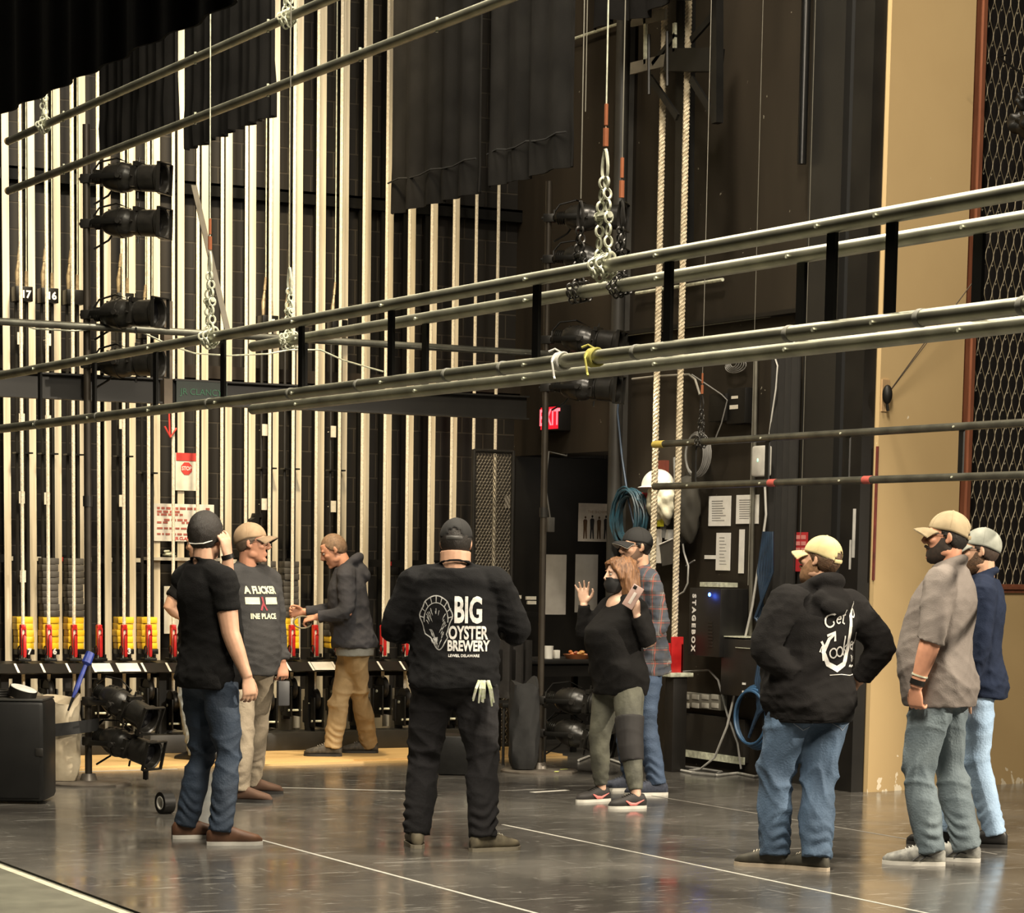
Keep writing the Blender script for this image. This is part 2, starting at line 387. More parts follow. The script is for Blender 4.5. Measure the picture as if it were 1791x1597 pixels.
# hand lines with their red rope locks
def rope_pts(X, Y, z0, z1): return [(X, Y, z0 + (z1 - z0) * k / 12) for k in range(13)]
hl = rl = None
for i in range(NS + 1):
    X = X0 + .004 + i * .199
    if hl is None:
        hl = obj('hand_line', G().tube(rope_pts(X, RY, .50, 11.3), .0135, 7), ROPE); o = hl
    else:
        o = hl.copy(); COL.objects.link(o); o.location.x = X
    tag(o, 'white operating rope dropping into a red rope lock, %s from the left' % ORD[i], 'rope', 'operating ropes of the fly wall')
    if rl is None:
        rl = thing('rope_lock', (X, RY, .735), None, None)
        obj('lock_body', G().box((-.021, -.022, .045), (-.013, .022, .25), .002).box((.013, -.022, .045), (.021, .022, .25), .002).box((-.021, .016, .03), (.021, .024, .27), .003).box((-.019, -.02, .235), (.019, .022, .275), .004), RED, rl, local=True)
        obj('lever', G().box((-.012, -.045, .03), (.012, -.026, .20), .004).tube([(-.012, -.04, .19), (.0, -.05, .21), (.012, -.04, .19)], .005, 6), RED, rl, local=True)
        obj('base_plate', G().box((-.05, -.05, 0), (.05, .05, .022), .004).tube([(-.035, -.03, .02), (-.035, -.03, .05)], .012, 8).tube([(.035, -.03, .02), (.035, -.03, .05)], .012, 8), STEEL, rl, local=True)
        rg = []
        for k in range(16): a = 2 * PI * k / 16; rg.append((-.045 + .0 * k, -.055 + .03 * math.cos(a), .085 + .03 * math.sin(a)))
        obj('safety_ring', G().tube(rg, .005, 6, closed=True), STEEL, rl, local=True)
        o = rl
    else: o = dup(rl, (X, RY, .735))
    tag(o, 'red rope lock on the black locking rail, %s from the left' % ORD[i], 'rope lock', 'red rope locks on the locking rail')

# locking rail
r = thing('locking_rail', (7.6, 18.7, 0), 'long black steel locking rail with white tape marks under the ropes', 'rail')
g = G(); XA, XB = 3.0, 10.0
sec = [(18.56, .655), (18.66, .720), (18.88, .733), (18.88, .60), (18.84, .60), (18.84, .69), (18.66, .69), (18.60, .645)]
g.rings([[Vector((x, y, z)) for y, z in sec] for x in (XA, XB)]); obj('channel', g, STEEL, r, ang=20)
for x in np.arange(3.3, 10.0, 1.25): obj('leg', G().box((x - .03, 18.74, .17), (x + .03, 18.80, .70)), STEEL, r)
obj('base_channel', G().box((XA, 18.62, .028), (XB, 18.90, .17), .006), mat('base_black', (.022, .020, .016), .5), r)
g = G()
for i in range(-10, NS + 1):
    x = X0 + .10 + i * .199
    for dx in (0,):
        g.add([(x, 18.556, .659), (x + .018, 18.556, .659), (x + .018, 18.657, .7225), (x, 18.657, .7225)], [(0, 1, 2, 3)])
obj('tape_marks', g, mat('white_tape', (.72, .70, .64), .6), r)
for k, (xa, xb) in enumerate(((166, 196), (208, 244), (548, 583))):
    a = onY(xa, 1166, 18.6)[0]; b = onY(xb, 1166, 18.6)[0]
    obj('label_plate', G().add([(a, 18.560, .662), (b, 18.560, .662), (b, 18.652, .7215), (a, 18.652, .7215)], [(0, 1, 2, 3)]), mat('label_white', (.75, .73, .68), .5), r)

# tension blocks hanging below the rail
tb = None
for i in range(NS + 1):
    X = X0 + i * .199; zz = .20 + (.09 if i % 2 else 0)
    if tb is None:
        tb = thing('tension_block', (X, RY, zz), None, None)
        obj('cheek_plate', G().box((-.045, -.10, 0), (-.030, .10, .24), .006), STEEL, tb, local=True)
        obj('cheek_plate', G().box((.030, -.10, 0), (.045, .10, .24), .006), STEEL, tb, local=True)
        g = G().lathe([(.03, -.02), (.085, -.022), (.075, -.008), (.075, .008), (.085, .022), (.03, .02)], 24, Matrix.Translation((0, 0, .22)) @ Matrix.Rotation(PI / 2, 4, 'Y'))
        obj('sheave', g, DKMET, tb, local=True)
        obj('bolt', G().tube([(-.055, 0, .19), (.055, 0, .19)], .012, 8).tube([(-.055, -.07, .05), (.055, -.07, .05)], .009, 8), GALV, tb, local=True)
        obj('guide_shoe', G().box((-.05, .06, .03), (.05, .12, .21), .006).box((-.03, .09, -.03), (.03, .12, .30)), DKMET, tb, local=True)
        o = tb
    else: o = dup(tb, (X, RY, zz))
    tag(o, 'black tension sheave block under the locking rail, %s from the left' % ORD[i], 'pulley block', 'tension blocks under the locking rail')

# counterweight arbors
W_ = G().box((-.064, -.06, 0), (.064, .06, .048), .004)
def arbor(num, ztop, zbot, ny, ni, txt, label):
    X = 6.0395 + .199 * (17 - num)
    r = thing('counterweight_arbor', (X, GY - .06, zbot), label, 'counterweight arbor', 'counterweight arbors')
    h = ztop - zbot
    obj('base_plate', G().box((-.066, -.07, 0), (.066, .07, .04), .004), STEEL, r, local=True)
    obj('top_plate', G().box((-.066, -.08, h - .11), (.066, .07, h), .004), STEEL, r, local=True)
    for s in (-1, 1): obj('rod', G().tube([(s * .042, 0, .03), (s * .042, 0, h - .05)], .013, 8), DKMET, r, local=True)
    obj('spreader_plate', G().box((-.066, -.06, h * .55), (.066, .06, h * .55 + .012)), STEEL, r, local=True)
    obj('turnbuckle', G().tube([(-.03, 0, h), (-.03, 0, h + .10), (-.02, 0, h + .2)], [.012, .017, .008], 8).tube([(.04, 0, h), (.04, 0, h + .12)], [.014, .010], 8).tube([(-.02, 0, h + .2), (-.01, 0, h + .30)], [.013, .009], 8), mat('brass_fitting', (.45, .36, .22), .4, .5, col2=(.2, .15, .09), scale=40), r, local=True)
    obj('wire_cable', G().tube([(-.01, 0, h + .3), (-.01, 0, h + 6)], .005, 6).tube([(.04, 0, h + .1), (.06, 0, h + 6)], .004, 6), GALV, r, local=True)
    z = .04; base = None; iron = None
    for k in range(ny + ni):
        if base is None:
            c = obj('weight', W_, YELLOW, r, local=True); base = c
        elif k == ny: c = obj('weight', W_, IRON, r, local=True); iron = c
        else: c = (base if k < ny else iron).copy(); COL.objects.link(c); c.parent = r
        c.location = (random.uniform(-.006, .006), random.uniform(-.006, .006), z); z += .0495
    if txt:
        t = textmesh(txt, .075, .003); t.move(FACE_Y((.012, -.0825, h - .06)))
        obj('number', t, mat('number_white', (.85, .83, .78), .6), r, local=True)
        t = textmesh(txt, .06, .003); t.move(FACE_Y((.01, -.071, .022)))
        obj('number', t, mat('number_white'), r, local=True)
arbor(17, 3.52, .775, 5, 0, '17', 'counterweight arbor numbered 17 with yellow weights at its foot')
arbor(16, 3.52, .775, 5, 9, '16', 'counterweight arbor numbered 16 with yellow and grey weights')
arbor(15, 3.52, .775, 5, 9, None, 'counterweight arbor between two others with yellow and grey weights')
arbor(13, 3.52, .775, 5, 0, '13', 'counterweight arbor numbered 13 with short yellow stack')
arbor(12, 3.30, .775, 5, 0, None, 'counterweight arbor just left of the white notices')
arbor(7, 3.42, .775, 5, 9, '7', 'counterweight arbor beside grey sweatshirt man with tall grey stack')
arbor(6, 3.42, .775, 5, 9, None, 'counterweight arbor behind the man walking with bowed head, tall grey stack')
arbor(4, 3.42, .775, 2, 6, None, 'counterweight arbor right of the man walking with bowed head, partly hidden')

p = onY(441, 912, 19.0)
g = G().poly([(p[0] + a, 18.99, p[2] + b) for a, b in ((-.05, -.05), (-.03, .0), (.02, .03), (.03, .065), (.085, .06), (.08, .035), (.055, .03), (.05, -.02), (.0, -.06))], (0, .09, 0))
tag(obj('black_hook', g, BLACK), 'small black hook shape on a track just above the tan cap', 'hook')
# small cards clipped to the tracks
CARD = mat('card_white', (.70, .66, .56), .7, col2=(.60, .56, .46), scale=40)
for k, (x, y) in enumerate(((38, 870), (82, 872), (213, 876), (40, 1008), (38, 734), (84, 737), (463, 752), (583, 755), (462, 882), (583, 886), (213, 740), (35, 592), (84, 594))):
    p = onY(x, y, 18.98)
    r = obj('card_tag', G().box((p[0] - .022, 18.975, p[2] - .045), (p[0] + .022, 18.985, p[2] + .045)).tube([(p[0], 18.985, p[2]), (p[0], 19.085, p[2])], .004, 6), CARD)
    row = 'upper' if y < 700 else 'middle' if y < 800 else 'lower' if y < 900 else 'lowest'
    tag(r, '%s card tag on a guide track, %s row, near the %s track' % ('small white', row, ORD[max(0, min(19, round((p[0] - X0) / .199)))]), 'tag', 'card tags on the guide tracks')

# rail with coloured tabs at waist height of the wall
r = thing('index_rail', (7.6, 18.98, 1.46), 'thin dark rail with white and red index tabs across the tracks', 'rail')
obj('bar', G().box((3.2, 19.29, 1.47), (9.95, 19.32, 1.53)), STEEL, r)
for i in range(NS):
    x = X0 + .06 + i * .199
    obj('index_tab', G().box((x, 19.284, 1.482), (x + random.choice((.07, .09, .04)), 19.29, 1.515)), RED if i in (2, 15, 16) else CARD, r)

# notices
def panel(name, lo, hi, y, m, label, cat, thick=.004):
    r = obj(name, G().box((lo[0], y - thick, lo[1]), (hi[0], y, hi[1])), m); tag(r, label, cat); return r
r = panel('stop_notice', (7.28, 2.045), (7.455, 2.335), 19.08, mat('notice_white', (.78, .74, .62), .6), 'white STOP notice with red header taped to the tracks', 'sign')
obj('header', G().box((7.285, 19.072, 2.275), (7.45, 19.075, 2.335)), REDINK, r)
pts = [(7.372 + .048 * math.cos(PI / 8 + k * PI / 4), 19.0755, 2.215 + .052 * math.sin(PI / 8 + k * PI / 4)) for k in range(8)]
obj('octagon', G().poly(pts[::-1], (0, -.003, 0)), REDINK, r)
t = textmesh('STOP', .042, .001, .8); t.move(FACE_Y((7.372, 19.0715, 2.215))); obj('lettering', t, WHITE, r)
r = panel('instruction_notice', (7.10, 1.65), (7.605, 1.94), 19.085, mat('notice_pale', (.78, .74, .66), .6), 'large white instruction notice with red print low on the fly wall', 'sign')
g = G()
rows = [(1.905, .018), (1.878, .018), (1.856, .016), (1.815, .016), (1.795, .016), (1.75, .014), (1.705, .014)]
random.seed(3)
for z, hgt in rows:
    x = 7.13
    while x < 7.56:
        wd = random.uniform(.015, .05)
        if random.random() < .8: g.box((x, 19.0785, z - hgt / 2), (min(x + wd, 7.58), 19.080, z + hgt / 2))
        x += wd + .012
obj('print', g, mat('dull_red_ink', (.42, .12, .09), .7), r)
t = textmesh('JR CLANCY', .032, .001); t.move(FACE_Y((7.36, 19.078, 1.672))); obj('lettering', t, REDINK, r)
g = G(); p = onY(297, 765, 18.73); z0 = p[2]
g.tube([(p[0] - .045, 18.72, z0 + .08), (p[0], 18.72, z0 - .0), (p[0] + .05, 18.72, z0 + .07)], .008, 6).tube([(p[0] - .02, 18.73, z0 + .62), (p[0], 18.73, z0)], .0075, 6)
tag(obj('arrow_mark', g, REDINK), 'red arrow painted down the rope above the STOP notice', 'arrow')

# jumble of small gear on a shelf under the instruction notice
r = thing('wall_shelf', (7.3, 19.2, 1.42), 'narrow pale shelf under the instruction notice', 'shelf')
obj('board', G().box((7.08, 19.05, 1.50), (7.66, 19.30, 1.525)), mat('shelf_pale', (.5, .46, .38), .6), r)
obj('bracket', G().box((7.12, 19.15, 1.42), (7.14, 19.30, 1.50)), STEEL, r); obj('bracket', G().box((7.6, 19.15, 1.42), (7.62, 19.30, 1.50)), STEEL, r)
for k, x in enumerate((7.16, 7.26, 7.5)):
    g = G(); pts = [(x + .05 * math.cos(a * .9) * (1 + .1 * math.sin(3 * a)), 19.16 + .04 * math.sin(a), 1.535 + .01 * (a / 3)) for a in np.linspace(0, 12, 40)]
    tag(obj('cable_coil', g.tube(pts, .009, 6), [DKMET, GALV, STEEL][k]), ['dark', 'pale', 'black'][k] + ' cable coil lying on the shelf under the notice', 'cable')
r = panel('pale_sheet', (7.19, .93), (7.42, 1.30), 19.088, mat('notice_white'), 'pale sheet hanging low between the tracks behind the man in black', 'sheet')

# wire mesh gate at the end of the fly rail
r = thing('mesh_gate', (9.78, 18.52, 0), 'tall black wire mesh gate at the right end of the fly rail', 'gate')
ga, gb, gy, zt = 9.60, 9.955, 18.50, 2.42
g = G(); sl = 1.7
for k in range(-20, 70):
    for s in (1, -1):
        z0_ = k * .05; pts = []
        for q in np.linspace(0, 1, 60):
            z = z0_ + s * sl * (gb - ga) * q
            if .05 < z < zt - .02: pts.append((ga + (gb - ga) * q, gy + .003 * s, z))
        if len(pts) > 2: g.tube([pts[0], pts[-1]], .0042, 4)
obj('wire_mesh', g, mat('mesh_wire', (.15, .135, .11), .45, .2), r)
for x in (ga, gb): obj('post', G().tube([(x, gy, 0), (x, gy, zt)], .018, 10), DKMET, r)
obj('cross_bar', G().tube([(ga, gy, zt - .01), (gb, gy, zt - .01)], .016, 8), DKMET, r); obj('cross_bar', G().tube([(ga, gy, .04), (gb, gy, .04)], .016, 8), DKMET, r)

# ================================================================== overhead pipes
def batten(name, X, za, zb, ya, yb, rungs, label, pipe, r0=.0242, marks=()):
    r = thing(name, (X, (ya + yb) / 2, zb), label, 'batten', 'ladder battens over the stage')
    obj('upper_pipe', G().tube([(X, ya + (yb - ya) * k / 6, za) for k in range(7)], r0, 14), pipe, r)
    obj('lower_pipe', G().tube([(X, ya + (yb - ya) * k / 6, zb) for k in range(7)], r0, 14), pipe, r)
    for y in rungs: obj('rung', G().box((X - .006, y - .022, zb + .015), (X + .006, y + .022, za - .015)), STEEL, r)
    band = bolt = None
    for y in marks:
        if band is None: band = o_ = obj('tape_band', G().lathe([(r0 + .001, -.012), (r0 + .0025, -.008), (r0 + .0025, .008), (r0 + .001, .012)], 14, Matrix.Translation((X, y, zb)) @ Matrix.Rotation(PI / 2, 4, 'X')), mat('grey_tape', (.30, .30, .26), .5), r); y_ = y
        else: o_ = band.copy(); COL.objects.link(o_); o_.parent = r; o_.location.y = band.location.y + y - y_
    for y in rungs:
        for z in (za, zb):
            if bolt is None: bolt = o_ = obj('bolt', G().tube([(X - .03, y + .05, z), (X + .03, y + .05, z)], .007, 6), GALV, r); yb_, zb_ = y, z
            else: o_ = bolt.copy(); COL.objects.link(o_); o_.parent = r; o_.location = bolt.location + Vector((0, y - yb_, z - zb_))
    return r
fr = [15.6, 14.75, 13.86, 12.96, 12.06, 11.18, 10.29, 9.40, 8.20, 7.306, 6.39, 6.098, 5.2, 4.3, 3.4, 2.5, 1.6, .7]
batten('ladder_batten', 4.5, 2.558, 2.256, -.5, 17.2, fr, 'nearest ladder batten of two grey pipes crossing the whole picture', PIPE, marks=[13.9, 12.9, 11.35, 10.4, 9.7, 8.9, 8.45, 7.5, 6.6, 5.95, 5.5])
batten('ladder_batten', 4.8, 2.545, 2.250, -.3, 11.55, [10.94, 9.70, 8.75, 7.79, 6.98, 6.08, 5.2, 4.3, 3.4, 2.5, 1.6, .7], 'second ladder batten running just behind the nearest one', PIPE)
o = batten('ladder_batten', 9.6, 2.374, 2.079, 3.0, 15.72, [15.2, 14.3, 13.4, 12.26, 11.3, 10.2, 9.2, 8.2, 7.2, 6.2, 5.2, 4.2], 'low ladder batten with yellow taped end before the tan wall', PIPEB)
Yt = mat('yellow_tape', (.70, .55, .12), .5)
obj('end_tape', G().tube([(9.6, 15.735, 2.374), (9.6, 15.60, 2.374)], .0255, 14), Yt, o)
Rt = mat('red_tape', (.50, .10, .08), .5)
for px_ in (1352, 1518):
    y = onX(px_, 840, 9.6)[1]; obj('red_tape', G().tube([(9.6, y - .04, 2.079), (9.6, y + .04, 2.079)], .0256, 14), Rt, o)
# yellow and white cords knotted to the nearest lower pipe
for nm, px_, m, lab in (('cord_knot', 1040, mat('yellow_cord', (.62, .58, .14), .8), 'frayed yellow cord knotted on the nearest lower pipe'), ('cord_knot', 982, mat('white_cord', (.75, .74, .68), .8), 'white cord knotted on the nearest lower pipe')):
    y = onX(px_, 630, 4.5)[1]; g = G()
    for k in range(4): g.tube([(4.5 + .029 * math.cos(a), y + (k - 1.5) * .011 + .003 * math.sin(2 * a), 2.256 + .029 * math.sin(a)) for a in np.linspace(0, 2 * PI, 16)[:-1]], .0055, 6, closed=True)
    g.tube([(4.47, y, 2.27), (4.455, y - .012, 2.25), (4.46, y - .02, 2.20), (4.455, y - .035, 2.19)], .004, 6).tube([(4.5, y, 2.285), (4.49, y + .03, 2.30), (4.47, y + .04, 2.29)], .004, 6)
    tag(obj(nm, g, m), lab, 'cord')

for nm, z, y1, lab in (('pipe_batten', 4.20, 16.64, 'upper of two high single pipes at top left'), ('pipe_batten', 3.885, 16.64, 'lower of two high single pipes at top left')):
    r = thing(nm, (5.2, 10, z), lab, 'batten', 'single pipe battens')
    obj('pipe', G().tube([(5.2, 4 + (y1 - 4) * k / 8, z - (.03 * math.sin(PI * k / 8) * 0)) for k in range(9)], .0242, 14), PIPE, r)
    for y in (15.5, 13.3, 12.3, 11.2, 10.4): obj('bolt', G().tube([(5.2, y + .03, z - .03), (5.2, y + .03, z + .034)], .007, 6), GALV, r)
    obj('end_cap', G().tube([(5.2, y1 - .005, z), (5.2, y1 + .01, z)], .0262, 14), mat('end_tan', (.5, .36, .2), .6), r)

# pipes of the fly rail: horizontal rail and steel beam between the two booms
BY = 16.62
o = tag(obj('rail_pipe', G().tube([(3.2, BY - .11, 3.035), (9.3, BY - .11, 3.03)], .0242, 14), PIPEB), 'dark horizontal pipe clamped high between the two lighting booms', 'pipe')
def ibeam(x0, x1, y, z0, z1):
    return G().box((x0, y - .05, z1 - .012), (x1, y + .05, z1)).box((x0, y - .05, z0), (x1, y + .05, z0 + .012)).box((x0, y - .006, z0), (x1, y + .006, z1))
BEAM = mat('beam_paint', (.012, .0108, .0088), .45, col2=(.008, .0072, .006), scale=5)
tag(obj('steel_beam', ibeam(3.2, 6.27, BY + .10, 2.565, 2.735), BEAM), 'black steel beam at left above the boom lights, ending beside a post', 'beam')
r = thing('steel_beam', (7.7, BY + .1, 2.56), 'black steel beam with dim green maker lettering, right of the post', 'beam')
obj('web', ibeam(6.36, 9.10, BY + .10, 2.565, 2.735), BEAM, r)
t = textmesh('JR CLANCY', .06, .0); t.move(FACE_Y((6.55, BY + .049, 2.65)))
obj('sign_plate', G().box((6.37, BY + .052, 2.578), (6.74, BY + .06, 2.722)), mat('sign_dark', (.012, .02, .016), .5), r)
obj('lettering', t, mat('dim_green', (.02, .10, .05), .5), r)
tag(obj('hanger_post', G().box((6.285, BY + .06, 2.55), (6.345, BY + .14, 3.25)), mat('post_brown', (.10, .075, .05), .6)), 'short brown post at the joint of the two beams', 'post')
tag(obj('flat_strap', G().add([(6.40, BY - .14, 4.0), (6.44, BY - .14, 4.0), (6.70, BY - .142, 3.0), (6.66, BY - .142, 3.0), (6.40, BY - .134, 4.0), (6.44, BY - .134, 4.0), (6.70, BY - .134, 3.0), (6.66, BY - .134, 3.0)],
    [(0, 3, 2, 1), (4, 5, 6, 7), (0, 1, 5, 4), (1, 2, 6, 5), (2, 3, 7, 6), (3, 0, 4, 7)]), mat('strap_grey', (.22, .20, .16), .6)), 'grey flat strap slanting down behind the left chain', 'strap')
pts = [onY(x, y, BY - .03) for x, y in ((20, 560), (60, 575), (130, 579), (200, 572), (250, 582), (300, 605), (340, 618), (400, 622), (470, 619), (505, 612), (560, 612), (600, 630), (670, 650))]
tag(obj('sagging_cable', G().tube(pts, .006, 6), GALV), 'thin cable sagging along the high rail pipe', 'cable')

# ------------------------------------------------------------------ lift lines with chains
def chain_links(g, pts, ll=.040, wd=.013, wire=.0042, off=0):
    """links along a polyline"""
    pts = [Vector(p) for p in pts]; seg = []; L = 0
    for a, b in zip(pts, pts[1:]): seg.append((a, b, (b - a).length)); L += seg[-1][2]
    n = max(1, int(L / (ll * .78)))
    for i in range(n):
        d = (i + .5) * L / n
        for a, b, l in seg:
            if d <= l: break
            d -= l
        c = a + (b - a) * (d / l); t = (b - a).normalized()
        u = t.cross(Vector((0, 1, 0.01))).normalized(); v = t.cross(u)
        q = u if (i + off) % 2 else v
        ring = []
        for k in range(12):
            an = 2 * PI * k / 12; sx = math.cos(an) * wd; sy = math.sin(an)
            sy = math.copysign(min(abs(sy) * 1.0, 1), sy) * (ll / 2 - wire)
            ring.append(c + q * sx + t * sy)
        g.tube(ring, wire, 5, closed=True)
def lift_line(X, Y, zp, label, m=GALV, sc=1.0, zt=9.4, rust=True, hang=.30):
    r = thing('lift_line', (X, Y, zp), label, 'lift line', 'lift lines with chains')
    h = hang * sc; za = zp + h
    obj('cable', G().tube([(X, Y, za + .10), (X, Y, zt)], .003 * max(sc, .8), 6), GALV if sc >= 1 else WIRE, r)
    if rust: obj('swage', G().tube([(X, Y, za + .10), (X, Y, za + .16)], .010, 8).tube([(X, Y, za + .17), (X, Y, za + .24)], .007, 8), RUST, r)
    g = G(); tear = [(X + .0, Y + .018 * math.sin(a) * (1 + .4 * math.cos(a)), za + .04 + .05 * -math.cos(a)) for a in np.linspace(0, 2 * PI, 14)[:-1]]
    obj('thimble', g.tube(tear, .006, 6, closed=True), m, r)
    g = G(); s = .03 * sc
    chain_links(g, [(X, Y - .008, za), (X, Y - s, zp + .17 * sc), (X, Y - s, zp + .02)], .046 * sc, .0145 * sc, .0052 * sc)
    chain_links(g, [(X, Y + .008, za), (X, Y + s, zp + .17 * sc), (X, Y + s, zp + .02)], .046 * sc, .0145 * sc, .0052 * sc, 1)
    ring = [(X + .036 * math.cos(a), Y - .0, zp + .036 * math.sin(a)) for a in np.linspace(-.2, PI * 2 - .2, 10)]
    chain_links(g, [(p[0], p[1] - s, p[2]) for p in ring], .040 * sc, .0135 * sc, .005 * sc)
    chain_links(g, [(p[0], p[1] + s * .8, p[2]) for p in ring], .040 * sc, .0135 * sc, .005 * sc)
    obj('chain', g, m, r)
    obj('shackle', G().tube([(X, Y - .04 * sc, zp + .17 * sc), (X, Y + .04 * sc, zp + .17 * sc)], .011 * sc, 8).tube([(X, Y + .036 * sc, zp + .17 * sc), (X, Y + .046 * sc, zp + .17 * sc)], .016 * sc, 8), m, r)
def yX(px_, py_, X): return onX(px_, py_, X)[1]
lift_line(4.5, yX(1055, 470, 4.5), 2.558, 'bright cable with heavy double chain holding the nearest ladder batten, centre')
lift_line(4.5, yX(367, 588, 4.5), 2.558, 'cable and chain holding the nearest ladder batten at left')
lift_line(4.8, yX(1013, 508, 4.8), 2.545, 'thinner dull chain on the second ladder batten, left of the heavy one', DKMET, .8, rust=False)
lift_line(4.8, yX(1084, 495, 4.8), 2.545, 'dull chain right of the heavy bright chain', DKMET, .7)
lift_line(4.8, yX(506, 598, 4.8), 2.545, 'chain at the far left end of the second ladder batten', GALV, .8, rust=False)
lift_line(5.2, yX(503, 40, 5.2), 4.20, 'chain on the upper single pipe at top centre left', GALV, 1.0)
lift_line(5.2, yX(77, 215, 5.2), 4.20, 'chain near the far end of the upper single pipe', GALV, 1.0)
lift_line(9.6, yX(1226, 772, 9.6), 2.374, 'thin cable and chain holding the low batten before the dark wall', DKMET, .75)
# plain wires
for k, (x, y, X, zb, lab) in enumerate(((1022, 300, 6.0, 3.6, 'thin wire hanging left of the bright chain cable'), (1327, 300, 9.9, 1.4, 'thin wire hanging before the dark wall under the bracket'), (1418, 300, 10.3, 1.75, 'thin pale wire down the black panel left of the tan wall'))):
    p = onX(x, y, X)
    tag(obj('hanging_wire', G().tube([(X, p[1], zb), (X, p[1], 9)], .0023, 5), WIRE), lab, 'wire')

# ------------------------------------------------------------------ black drapes
CLOTH = mat('black_serge', (.0105, .0098, .009), .95, col2=(.006, .0056, .0052), scale=4, bump=.2, bscale=300, spec=.1)
def drape(g, X, y0, y1, z0, z1, folds, amp, hem=.06, seed=0, bunch=True, thick=.012):
    rn = np.random.default_rng(seed); n = folds * 8; S = np.linspace(0, 1, n + 1)
    ph = rn.uniform(-.5, .5, 40); f = np.zeros(n + 1)
    for k in range(n + 1):
        s = S[k] * folds; i = int(s); f[k] = math.sin(2 * PI * s + ph[i % 40] * .9) + .4 * math.sin(2 * PI * s * .43 + 1)
    hz = np.interp(S * folds, np.arange(0, folds + 2), rn.uniform(-1, 1, folds + 2)) * hem
    rings = []
    zs = [0, .03, .06, .12, .2, .35, .6, 1.0]
    for t in zs:
        a = amp * (1 + (.35 if bunch and t < .05 else 0)); gath = 0
        fr_, bk = [], []
        for k in range(n + 1):
            y = y0 + (y1 - y0) * S[k]; x = X + a * f[k] + gath + (rn.uniform(-.006, .006) if t < .05 and bunch else 0)
            z = z0 + hz[k] * (1 - t) + (z1 - z0) * t
            fr_.append(Vector((x, y, z))); bk.append(Vector((x + thick, y, z)))
        rings.append(fr_ + bk[::-1])
    return g.rings(rings)
# leg A (left), leg B (centre), small border end (upper right), wall drape
r = thing('masking_curtain', (6.0, 15.7, 4.2), 'raised black leg curtain with bunched hem at upper left', 'curtain', 'raised black leg curtains')
obj('panel', drape(G(), 6.0, 15.75, 17.1, 4.24, 9.5, 9, .022, .015, 1), CLOTH, r); obj('panel', drape(G(), 6.04, 14.28, 15.62, 4.10, 9.5, 9, .022, .018, 2), CLOTH, r)
r = thing('masking_curtain', (8.0, 15.5, 3.8), 'wide raised black leg curtain with tied up hem at upper centre', 'curtain', 'raised black leg curtains')
obj('panel', drape(G(), 8.0, 15.40, 16.74, 3.95, 9.5, 5, .02, .012, 3), CLOTH, r); obj('panel', drape(G(), 8.06, 14.30, 15.36, 3.99, 9.5, 4, .018, .012, 4), CLOTH, r)
for y0_, y1_, z_ in ((15.40, 16.74, 4.17), (14.30, 15.36, 4.20)): obj('hem_seam', G().tube([(7.975 if y0_ > 15 else 8.037, y0_ + (y1_ - y0_) * k / 8, z_ + .012 * math.sin(k * 2)) for k in range(9)], .006, 5), mat('seam_black', (.002, .002, .002), .95), r)
tag(obj('border_curtain', drape(G(), 9.8, 15.75, 17.05, 5.46, 9.5, 5, .03, .05, 5), CLOTH), 'small end of a black border curtain at the top above the bracket', 'curtain')
tag(obj('border_curtain', drape(G(), 3.5, 4.0, 13.2, 3.47, 9.5, 26, .015, .004, 6, bunch=False), CLOTH), 'nearest black border curtain crossing the top left corner', 'curtain')
tag(obj('wall_drape', drape(G(), XP - .10, 15.13, 15.46, .05, 3.05, 4, .018, .0, 8, bunch=False), mat('drape_brown', (.012, .0105, .0085), .9)), 'narrow black drape hanging beside the black panel', 'curtain')
# ================================================================== lighting booms
LBX, LBY, RBX, RBY = 5.72, 16.62, 9.15, 16.52
def boom(X, Y, h, label):
    r = thing('lighting_boom', (X, Y, 0), label, 'boom', 'lighting booms')
    obj('base_plate', G().lathe([(.0, 0), (.285, 0), (.285, .012), (.27, .022), (.06, .026), (.045, .07), (.0, .07)], 40), mat('base_iron', (.17, .15, .125), .45, .4, col2=(.10, .085, .07), scale=9), r, local=True)
    obj('pole', G().tube([(0, 0, .06), (0, 0, h * .5), (0, 0, h)], .0242, 14), mat('boom_pipe', (.042, .034, .024), .5, .4, col2=(.028, .022, .016), scale=5), r, local=True)
    obj('coupling', G().tube([(0, 0, 1.86), (0, 0, 1.93)], .031, 14), DKMET, r, local=True)
    return r
boom(LBX, LBY, 4.35, 'left lighting boom carrying six stage lights beside the canvas bag')
rb = boom(RBX, RBY, 4.25, 'right lighting boom carrying lights left of the woman in the mask')
YB = mat('glow_tape', (.62, .66, .22), .6)
obj('tape_mark', G().cbox((.0, -.26, .0235), (.05, .03, .003), Matrix.Rotation(.9, 3, 'Z')), YB, rb, local=True)
obj('tape_mark', G().cbox((.14, -.12, .0255), (.07, .022, .003), Matrix.Rotation(.4, 3, 'Z')), YB, rb, local=True)

